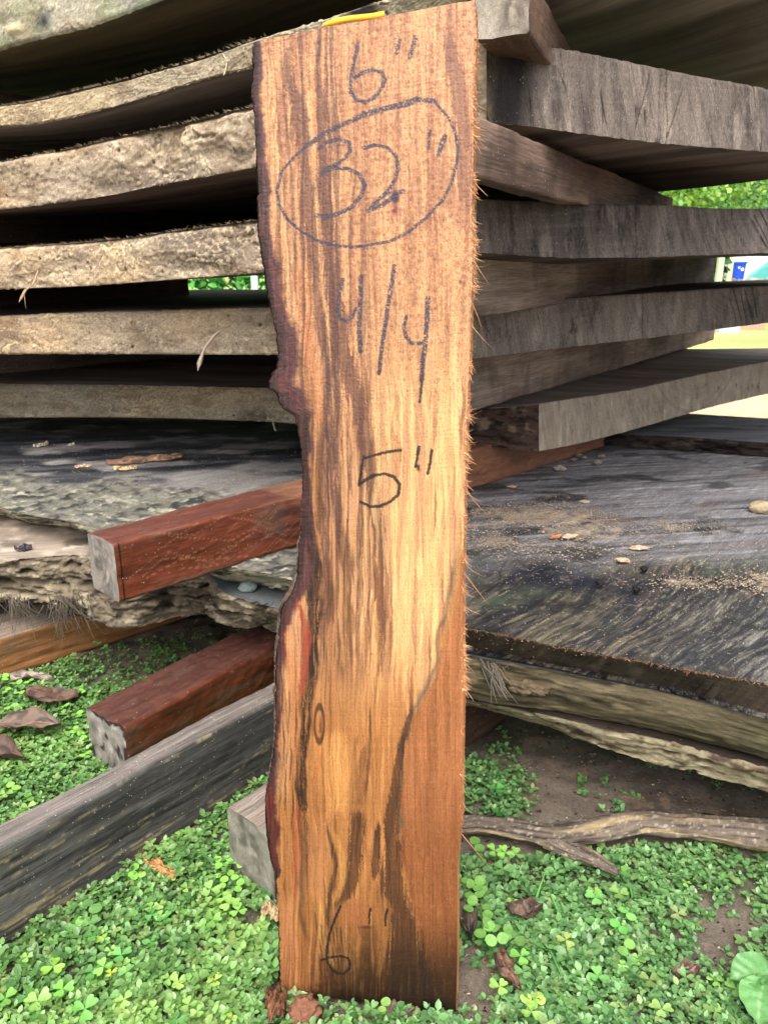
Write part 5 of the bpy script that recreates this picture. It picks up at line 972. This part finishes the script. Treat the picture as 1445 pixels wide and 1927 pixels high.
for x_, y_, r in ((30, 1286, .010), (10, 1276, .011), (36, 1304, .010), (12, 1300, .010), (55, 1282, .009), (150, 1345, .010), (140, 1374, .010), (20, 1330, .012), (40, 1330, .010), (160, 1420, .010), (155, 1385, .012), (40, 1590, .010), (410, 1624, .011), (430, 1622, .011), (448, 1624, .011), (402, 1650, .010), (438, 1648, .010), (450, 1668, .011), (420, 1662, .010), (155, 1300, .009), (25, 1480, .012), (55, 1500, .010), (120, 1330, .009), (252, 1640, .011), (260, 1650, .010), (165, 1735, .013), (172, 1705, .014)): clover(x_, y_, r, (150, 214, 96) if y_ != 1705 else MG, n3=False, h=.014)
for x_, y_, r, t_, k_ in ((182, 1210, .010, (130, 196, 90), 0), (196, 1218, .009, (130, 196, 90), 0), (203, 1226, .007, MG, 0), (935, 1485, .013, (96, 170, 80), 1), (940, 1530, .010, (60, 120, 60), 1), (950, 1605, .012, (150, 208, 96), 1), (930, 1602, .011, (140, 200, 90), 1), (970, 1608, .011, (140, 196, 100), 1), (945, 1636, .013, MG, 1), (876, 1440, .009, MG, 0), (888, 1447, .008, MG, 0), (1120, 1690, .014, (120, 180, 96), 1), (1165, 1682, .013, (140, 178, 96), 1), (1105, 1660, .010, MG, 1), (1065, 1770, .011, (160, 180, 100), 1), (1125, 1838, .012, (120, 180, 96), 1), (1222, 1845, .011, (140, 170, 96), 1), (1245, 1900, .012, (150, 184, 104), 1), (1385, 1862, .011, (136, 180, 98), 1), (1345, 1905, .012, (140, 176, 96), 1), (1275, 1720, .011, (150, 166, 110), 1),
                          (1000, 1878, .012, (170, 206, 100), 0), (1010, 1888, .011, (176, 210, 100), 0), (1000, 1905, .012, (140, 184, 88), 1), (940, 1858, .011, (150, 200, 96), 1), (985, 1830, .010, MG, 1), (980, 1800, .012, (130, 190, 90), 1), (1180, 1720, .012, (130, 196, 100), 0), (1165, 1745, .012, (110, 180, 86), 0), (700, 1900, .009, MG, 1), (722, 1895, .010, LG, 0), (1290, 1840, .010, MG, 1)): clover(x_, y_, r*.95, t_, bool(k_))
for x_, y_, r in ((880, 1663, .009), (892, 1668, .011), (906, 1668, .013), (893, 1686, .012), (885, 1705, .012), (918, 1715, .010), (912, 1752, .014), (925, 1745, .012), (935, 1770, .013), (918, 1732, .012), (955, 1758, .011), (970, 1765, .012), (898, 1590, .013), (1178, 1785, .011), (1175, 1640, .009)): clover(x_, y_, r, (128, 178, 90), n3=False, h=.018)
for _ in range(34):
    x_, y_ = rng.uniform(890, 1445), rng.uniform(1640, 1925)
    if density(np.array([PZ(x_, y_, 0)[:2]]))[0] > .4: clover(x_, y_, rng.uniform(.005, .009), [MG, (110, 170, 90), (146, 196, 96)][rng.integers(3)], h=rng.uniform(.006, .014))
mb.build('clover', M_leaf, kind='stuff', label='light green clover and round leaved seedlings standing in the weeds', cat='clover')
# broad leaves at the bottom right
rb2 = empty('broad_leaved_seedling', PZ(1435, 1900, 0), 'seedling with two broad pale green leaves in the bottom right corner', 'plant')
def broad(pxs, z, wd, col, seed):
    pts, _ = resample(np.array([PZ(a_, b_, z) for a_, b_ in pxs]), 26); U = np.linspace(0, 1, 26)[:, None]; V = np.linspace(-1, 1, 15)[None]; tg = np.gradient(pts, axis=0); tg /= np.linalg.norm(tg, axis=1)[:, None]; sd = np.stack([-tg[:, 1], tg[:, 0], 0*tg[:, 0]], 1)
    P = pts[:, None] + sd[:, None]*(wd*np.sin(np.clip(U, .01, .99)**.8*math.pi)**.75*V)[..., None]; P[..., 2] += .005*np.abs(V) - .008*U*U + .0008*np.sin(U*30 - np.abs(V)*8)
    cc = mixc(solid(L(*col), U*V), L(150, 190, 126), (1-ss(.02, .08, np.abs(V)))*.5 + 0*U); mb = MB(); mb.grid(P, cc, None, 0); o = mb.build('leaf', M_leaf, parent=rb2)
broad([(1452, 1838), (1420, 1828), (1376, 1836)], .03, .017, (104, 158, 92), 1); broad([(1438, 1850), (1428, 1885), (1430, 1925)], .028, .017, (112, 164, 98), 2)
mb = MB(); fibres(mb, PZ(1442, 1880, 0), PZ(1445, 1845, .03), .0012, L(120, 160, 90)); mb.build('stem', M_leaf, parent=rb2)
# narrow grass blades
mb = MB()
for a_, b_, w_ in (((1010, 1690), (1028, 1632), .0018), ((1052, 1720), (1032, 1670), .0018), ((1060, 1812), (1132, 1860), .003), ((1190, 1690), (1182, 1650), .0014), ((330, 1880), (300, 1835), .001), ((280, 1880), (330, 1905), .001), ((1170, 1745), (1140, 1700), .002), ((1205, 1730), (1165, 1722), .002), ((1030, 1780), (1060, 1830), .0018)):
    fibres(mb, PZ(*a_, .004), PZ(*b_, .028), w_, L(110, 176, 86), bend=[0, 0, -.15], n=8, flat=.15)
mb.build('grass_blades', M_leaf, kind='stuff', label='a few narrow grass blades among the weeds', cat='grass')
# grit and crumbs of wood on the soil
mb = MB(); n = 9000; q = np.stack([rng.uniform(-.6, .7, n), rng.uniform(.42, 1.3, n)], 1); x_, y_ = pxy(q); q = q[keep(q) & ((x_ > 850) | (y_ < 1340) | (density(q) < .5))]
scatter_bits(np.concatenate([q, gz(q[:, 0], q[:, 1])[:, None]+.001], 1), rng.uniform(.0005, .0022, len(q)), np.array([L(150, 132, 112), L(96, 84, 72), L(190, 172, 146), L(72, 62, 52)])[rng.integers(0, 4, len(q))], mb)
mb.build('soil_crumbs', M_dust, kind='stuff', label='crumbs of soil and wood on the bare ground', cat='crumbs')

# ================================================================== FAR BACKGROUND
def box(mb, x0, x1, y0, y1, z0, z1, col, bev=.01):
    xs_ = [x0, x0+bev, x1-bev, x1]; V = []
    for z_, i_ in ((z0, 0), (z0+bev, 1), (z1-bev, 1), (z1, 0)):
        e = 0 if i_ else bev; V += [(x0+e, y0+e, z_), (x1-e, y0+e, z_), (x1-e, y1-e, z_), (x0+e, y1-e, z_)]
    f = [[4*i+j, 4*i+(j+1) % 4, 4*i+4+(j+1) % 4, 4*i+4+j] for i in range(3) for j in range(4)] + [[3, 2, 1, 0], [12, 13, 14, 15]]; mb.raw(V, f, np.array(col), flat=True)
def tree(x_, y_, h, rad, label, seed, tones, n=2600, lf=.28, zmin=.1, group='trees beyond the yard'):
    r = np.random.default_rng(seed); t = empty('tree', (x_, y_, 0), label, 'tree', group)
    mb = MB(); pts = [(x_, y_, -.1), (x_+.1, y_, h*.3), (x_-.1, y_+.1, h*.6), (x_, y_, h*.85)]
    tube(mb, pts, np.array([.3, .22, .14, .05])*h/8, L(96, 84, 70), n=10)
    for _ in range(9):
        a_ = r.uniform(0, 6.28); z_ = max(r.uniform(.2, .6)*h, zmin); tube(mb, [(x_, y_, z_), (x_+math.cos(a_)*rad*.4, y_+math.sin(a_)*rad*.4, z_+h*.1), (x_+math.cos(a_)*rad*.8, y_+math.sin(a_)*rad*.8, z_+h*.18)], np.array([.08, .05, .02])*h/8, L(96, 84, 70), n=6)
    mb.build('trunk', M_bark, parent=t)
    mb = MB(); cl = r.normal(size=(60, 3)); cl /= np.linalg.norm(cl, axis=1)[:, None]; cl = cl*r.uniform(.35, 1, (60, 1))*[rad, rad, h*.46] + [x_, y_, h*.54]
    k = r.integers(0, 60, n); P = cl[k] + r.normal(size=(n, 3))*rad*.17; tn = np.array([L(*q_) for q_ in tones])[(k % len(tones))]*r.uniform(.6, 1.4, (n, 1))
    P[:, 2] = np.where(P[:, 2] < zmin, zmin + r.uniform(0, 1, n)*.6, P[:, 2])
    leaves(mb, P, r.uniform(0, 6.28, n), r.uniform(-1.2, .6, n), r.uniform(-1, 1, n), r.uniform(.6, 1.3, n)*lf, tn, tmpl, tf, 1.2)
    mb.build('crown', M_far, parent=t); return t
tg_ = [(150, 196, 120), (110, 166, 96), (176, 206, 120), (90, 146, 90)]
xat0 = lambda px, yw: (px-722.5)/F/(cp + (963.5-500)/F*sp)*yw
tree(xat0(1600, 24), 24, 7.5, 5.2, 'light green tree with low spreading branches seen through the upper right gap', 1, tg_, 14000, .15, 2.3)
tree(xat0(1180, 27), 27, 8, 5., 'yellowish green tree mostly hidden by the stack, left end of the upper gap', 2, [(176, 206, 110), (150, 190, 100), (120, 170, 90)], 14000, .17, 2.5)
tree(xat0(1350, 72), 72, 13, 8, 'tall blue green tree far behind the blue bin', 3, [(110, 170, 130), (90, 150, 110), (140, 190, 140)], 4000, .7)
tree(xat0(1600, 76), 76, 14, 9, 'broad pale tree at the far right beyond the building', 4, tg_, 4000, .7)
tree(-4., 30, 9, 5., 'green tree behind the stack, mostly hidden by planks', 5, tg_, 2500, .5)
# hedge on the left
hd = MB(); r = np.random.default_rng(9); n = 6500; P = np.stack([r.uniform(-9, .5, n), r.uniform(15, 16.4, n), r.uniform(0, 2.1, n)], 1)
leaves(hd, P, r.uniform(0, 6.28, n), r.uniform(-1.2, .6, n), r.uniform(-1, 1, n), r.uniform(.1, .25, n), np.array([L(90, 170, 84), L(60, 140, 66), L(130, 200, 110), L(70, 150, 80)])[r.integers(0, 4, n)]*r.uniform(.7, 1.3, (n, 1)), tmpl, tf, 1.2)
hd.build('hedge', M_far, kind='thing', label='green hedge seen through the gap left of the board', cat='hedge')
mb = MB(); box(mb, -2.02, -1.93, 12, 12.09, -.1, 1.3, L(206, 220, 226)); mb.build('fence_post', M_plain, label='pale bluish post before the hedge, in the gap left of the board', cat='post')
for x0, h, wd, cl, lb in ((xat0(1352, 10.3), 1.1, .07, (186, 196, 170), 'pale green post seen through the middle right gap, left of the other'), (xat0(1370, 12.4), 1.2, .08, (206, 214, 176), 'yellowish white post left of the blue bin')):
    d_ = 10.3 if wd < .075 else 12.4; mb = MB(); box(mb, x0, x0+wd, d_, d_+wd, -.1, h, L(*cl)); box(mb, x0-.03, x0+wd+.03, d_-.03, d_+wd+.03, h, h+.05, L(*cl)); mb.build('fence_post', M_plain, label=lb, cat='post', group='posts beyond the stack')
# dark shrub between the posts
bs = MB(); n = 1600; P = np.stack([r.uniform(xat0(1325, 12), xat0(1352, 12), n), r.uniform(11.8, 12.2, n), r.uniform(0, 1.0, n)], 1)
leaves(bs, P, r.uniform(0, 6.28, n), r.uniform(-1.2, .6, n), r.uniform(-1, 1, n), r.uniform(.08, .18, n), np.array([L(40, 74, 52), L(30, 56, 42), L(70, 110, 76)])[r.integers(0, 3, n)], tmpl, tf, 1.2); bs.build('shrub', M_far, label='dark green shrub behind the pale posts', cat='shrub')
# blue bin
def xat(px, yw, z=.5):
    r_ = ray(px, 500); return r_[0]/r_[1]*yw
yb_ = 38.; x0, x1 = xat(1383, yb_), xat(1404, yb_); zb = .08
bt = empty('wheeled_bin', ((x0+x1)/2, yb_, 0), 'blue wheeled bin with a white mark, seen through the gap at the right', 'bin')
mb = MB(); rows = []
for t, z_ in ((.84, .06), (.86, .2), (.92, .5), (1., .78)):
    cx = (x0+x1)/2; hw_ = (x1-x0)/2*t; rows.append([(cx-hw_, yb_, z_), (cx+hw_, yb_, z_), (cx+hw_, yb_+.6*t, z_), (cx-hw_, yb_+.6*t, z_)])
mb.grid(np.array(rows), L(20, 74, 200), None, 0, wrap=True); mb.raw(rows[0], [[3, 2, 1, 0]], L(16, 60, 170)); mb.build('body', M_plain, parent=bt)
mb = MB(); box(mb, x0-.04, x1+.04, yb_-.05, yb_+.65, .78, .87, L(24, 84, 214), .02); mb.build('lid', M_plain, parent=bt)
for k in (0, 1):
    mb = MB(); cx = x0+.06 if k == 0 else x1-.12; an2 = np.linspace(0, 2*math.pi, 16, endpoint=False); ring = lambda xx_, rr: np.stack([np.full(16, xx_), yb_+.55+rr*np.cos(an2), .1+rr*np.sin(an2)], 1)
    mb.grid(np.array([ring(cx, .0), ring(cx, .1), ring(cx+.05, .1), ring(cx+.05, .0)]), L(30, 30, 32), None, 0, wrap=True); mb.build('wheel', M_plain, parent=bt)
mb = MB(); an2 = np.linspace(0, 2*math.pi, 18, endpoint=False)
for cx, cz, rr in ((x0+(x1-x0)*.68, .52, .075), (x0+(x1-x0)*.36, .6, .045)): mb.raw(np.stack([cx+rr*np.cos(an2), np.full(18, yb_-.035), cz+rr*np.sin(an2)], 1), [list(range(18))], L(230, 236, 240))
mb.build('white_mark', M_plain, parent=bt)
# pale building and teal tarpaulin behind the bin
bl = empty('building', (24, 52, 0), 'pale blue grey building behind the blue bin', 'building')
mb = MB(); box(mb, xat(1362, 50), xat(1362, 50)+26, 50, 60, -.1, 3.1, L(200, 216, 228), .05); mb.build('wall', M_plain, parent=bl)
mb = MB(); xa = xat(1362, 50); mb.raw([(xa-.5, 49.3, 3.1), (xa+26.5, 49.3, 3.1), (xa+26.5, 55, 4.), (xa-.5, 55, 4.), (xa-.5, 60.7, 3.1), (xa+26.5, 60.7, 3.1), (xa-.5, 49.3, 3.), (xa+26.5, 49.3, 3.), (xa-.5, 60.7, 3.), (xa+26.5, 60.7, 3.)], [[0, 1, 2, 3], [3, 2, 5, 4], [6, 7, 1, 0], [4, 5, 9, 8]], L(170, 176, 180), flat=True)
mb.raw([(xa-.5, 49.3, 3.05), (xa-.5, 60.7, 3.05), (xa-.5, 55, 4.)], [[0, 1, 2]], L(170, 176, 180), flat=True); mb.build('roof', M_plain, parent=bl)
for k in range(5):
    mb = MB(); wx = xa + 3 + k*4.6; box(mb, wx, wx+1.4, 49.93, 50.03, 1.1, 2.4, L(70, 84, 92), .01); wf = mb.build('window', M_plain, parent=bl)
tx0 = xat(1401, 42.5); mb = MB(); U, V = np.meshgrid(np.linspace(0, 1, 24), np.linspace(0, 1, 16), indexing='ij')
for sgn in (0, 1):
    P = np.stack([tx0 + (4.4 - U*2.2 if sgn else U*2.2), 39.5 + V*3 + 0*U, .05 + U*1.75 - .1*np.sin(U*math.pi) + .04*fbm(U*4, V*5, sgn, 2)], -1)
    mb.grid(P, mixc(solid(L(70, 160, 150), U), L(120, 190, 180), ss(-.2, .6, fbm(U*3, V*3, 1., 3))), None, 0, flip=bool(sgn))
mb.build('tarpaulin_shelter', M_plain, label='teal sloping tarpaulin right of the blue bin', cat='tarpaulin')
# pale stones lining the yard, block and bricks nearer
for i in range(12):
    px = 1284 + i*17 + rng.uniform(-3, 3); P = np.array([xat(px, 29.), 29.+rng.uniform(-.3, .3), .08]); mb = MB(); lump(mb, P, (.19, .15, .13), L(226, 220, 214) if i % 3 else L(206, 176, 160), i+80, v=IV2, f=IF2)
    mb.build('edging_stone', M_rock, label='whitish edging stone, %s from the left in the row beyond the lawn' % ('first second third fourth fifth sixth seventh eighth ninth tenth eleventh twelfth'.split()[i]), cat='stone', group='row of pale edging stones')
P = PZ(1372, 626, 0); mb = MB(); box(mb, P[0]-.1, P[0]+.1, P[1], P[1]+.12, -.01, .075, L(206, 206, 210), .008); mb.build('concrete_block', M_rock, label='pale grey block lying on the lawn, left of the pink slab', cat='block')
P = PZ(1412, 619, 0); mb = MB(); box(mb, P[0]-.15, P[0]+.16, P[1], P[1]+.16, -.01, .075, L(206, 150, 138), .008); mb.build('paving_slab', M_rock, label='pinkish brick slab lying on the lawn behind the planks', cat='slab')
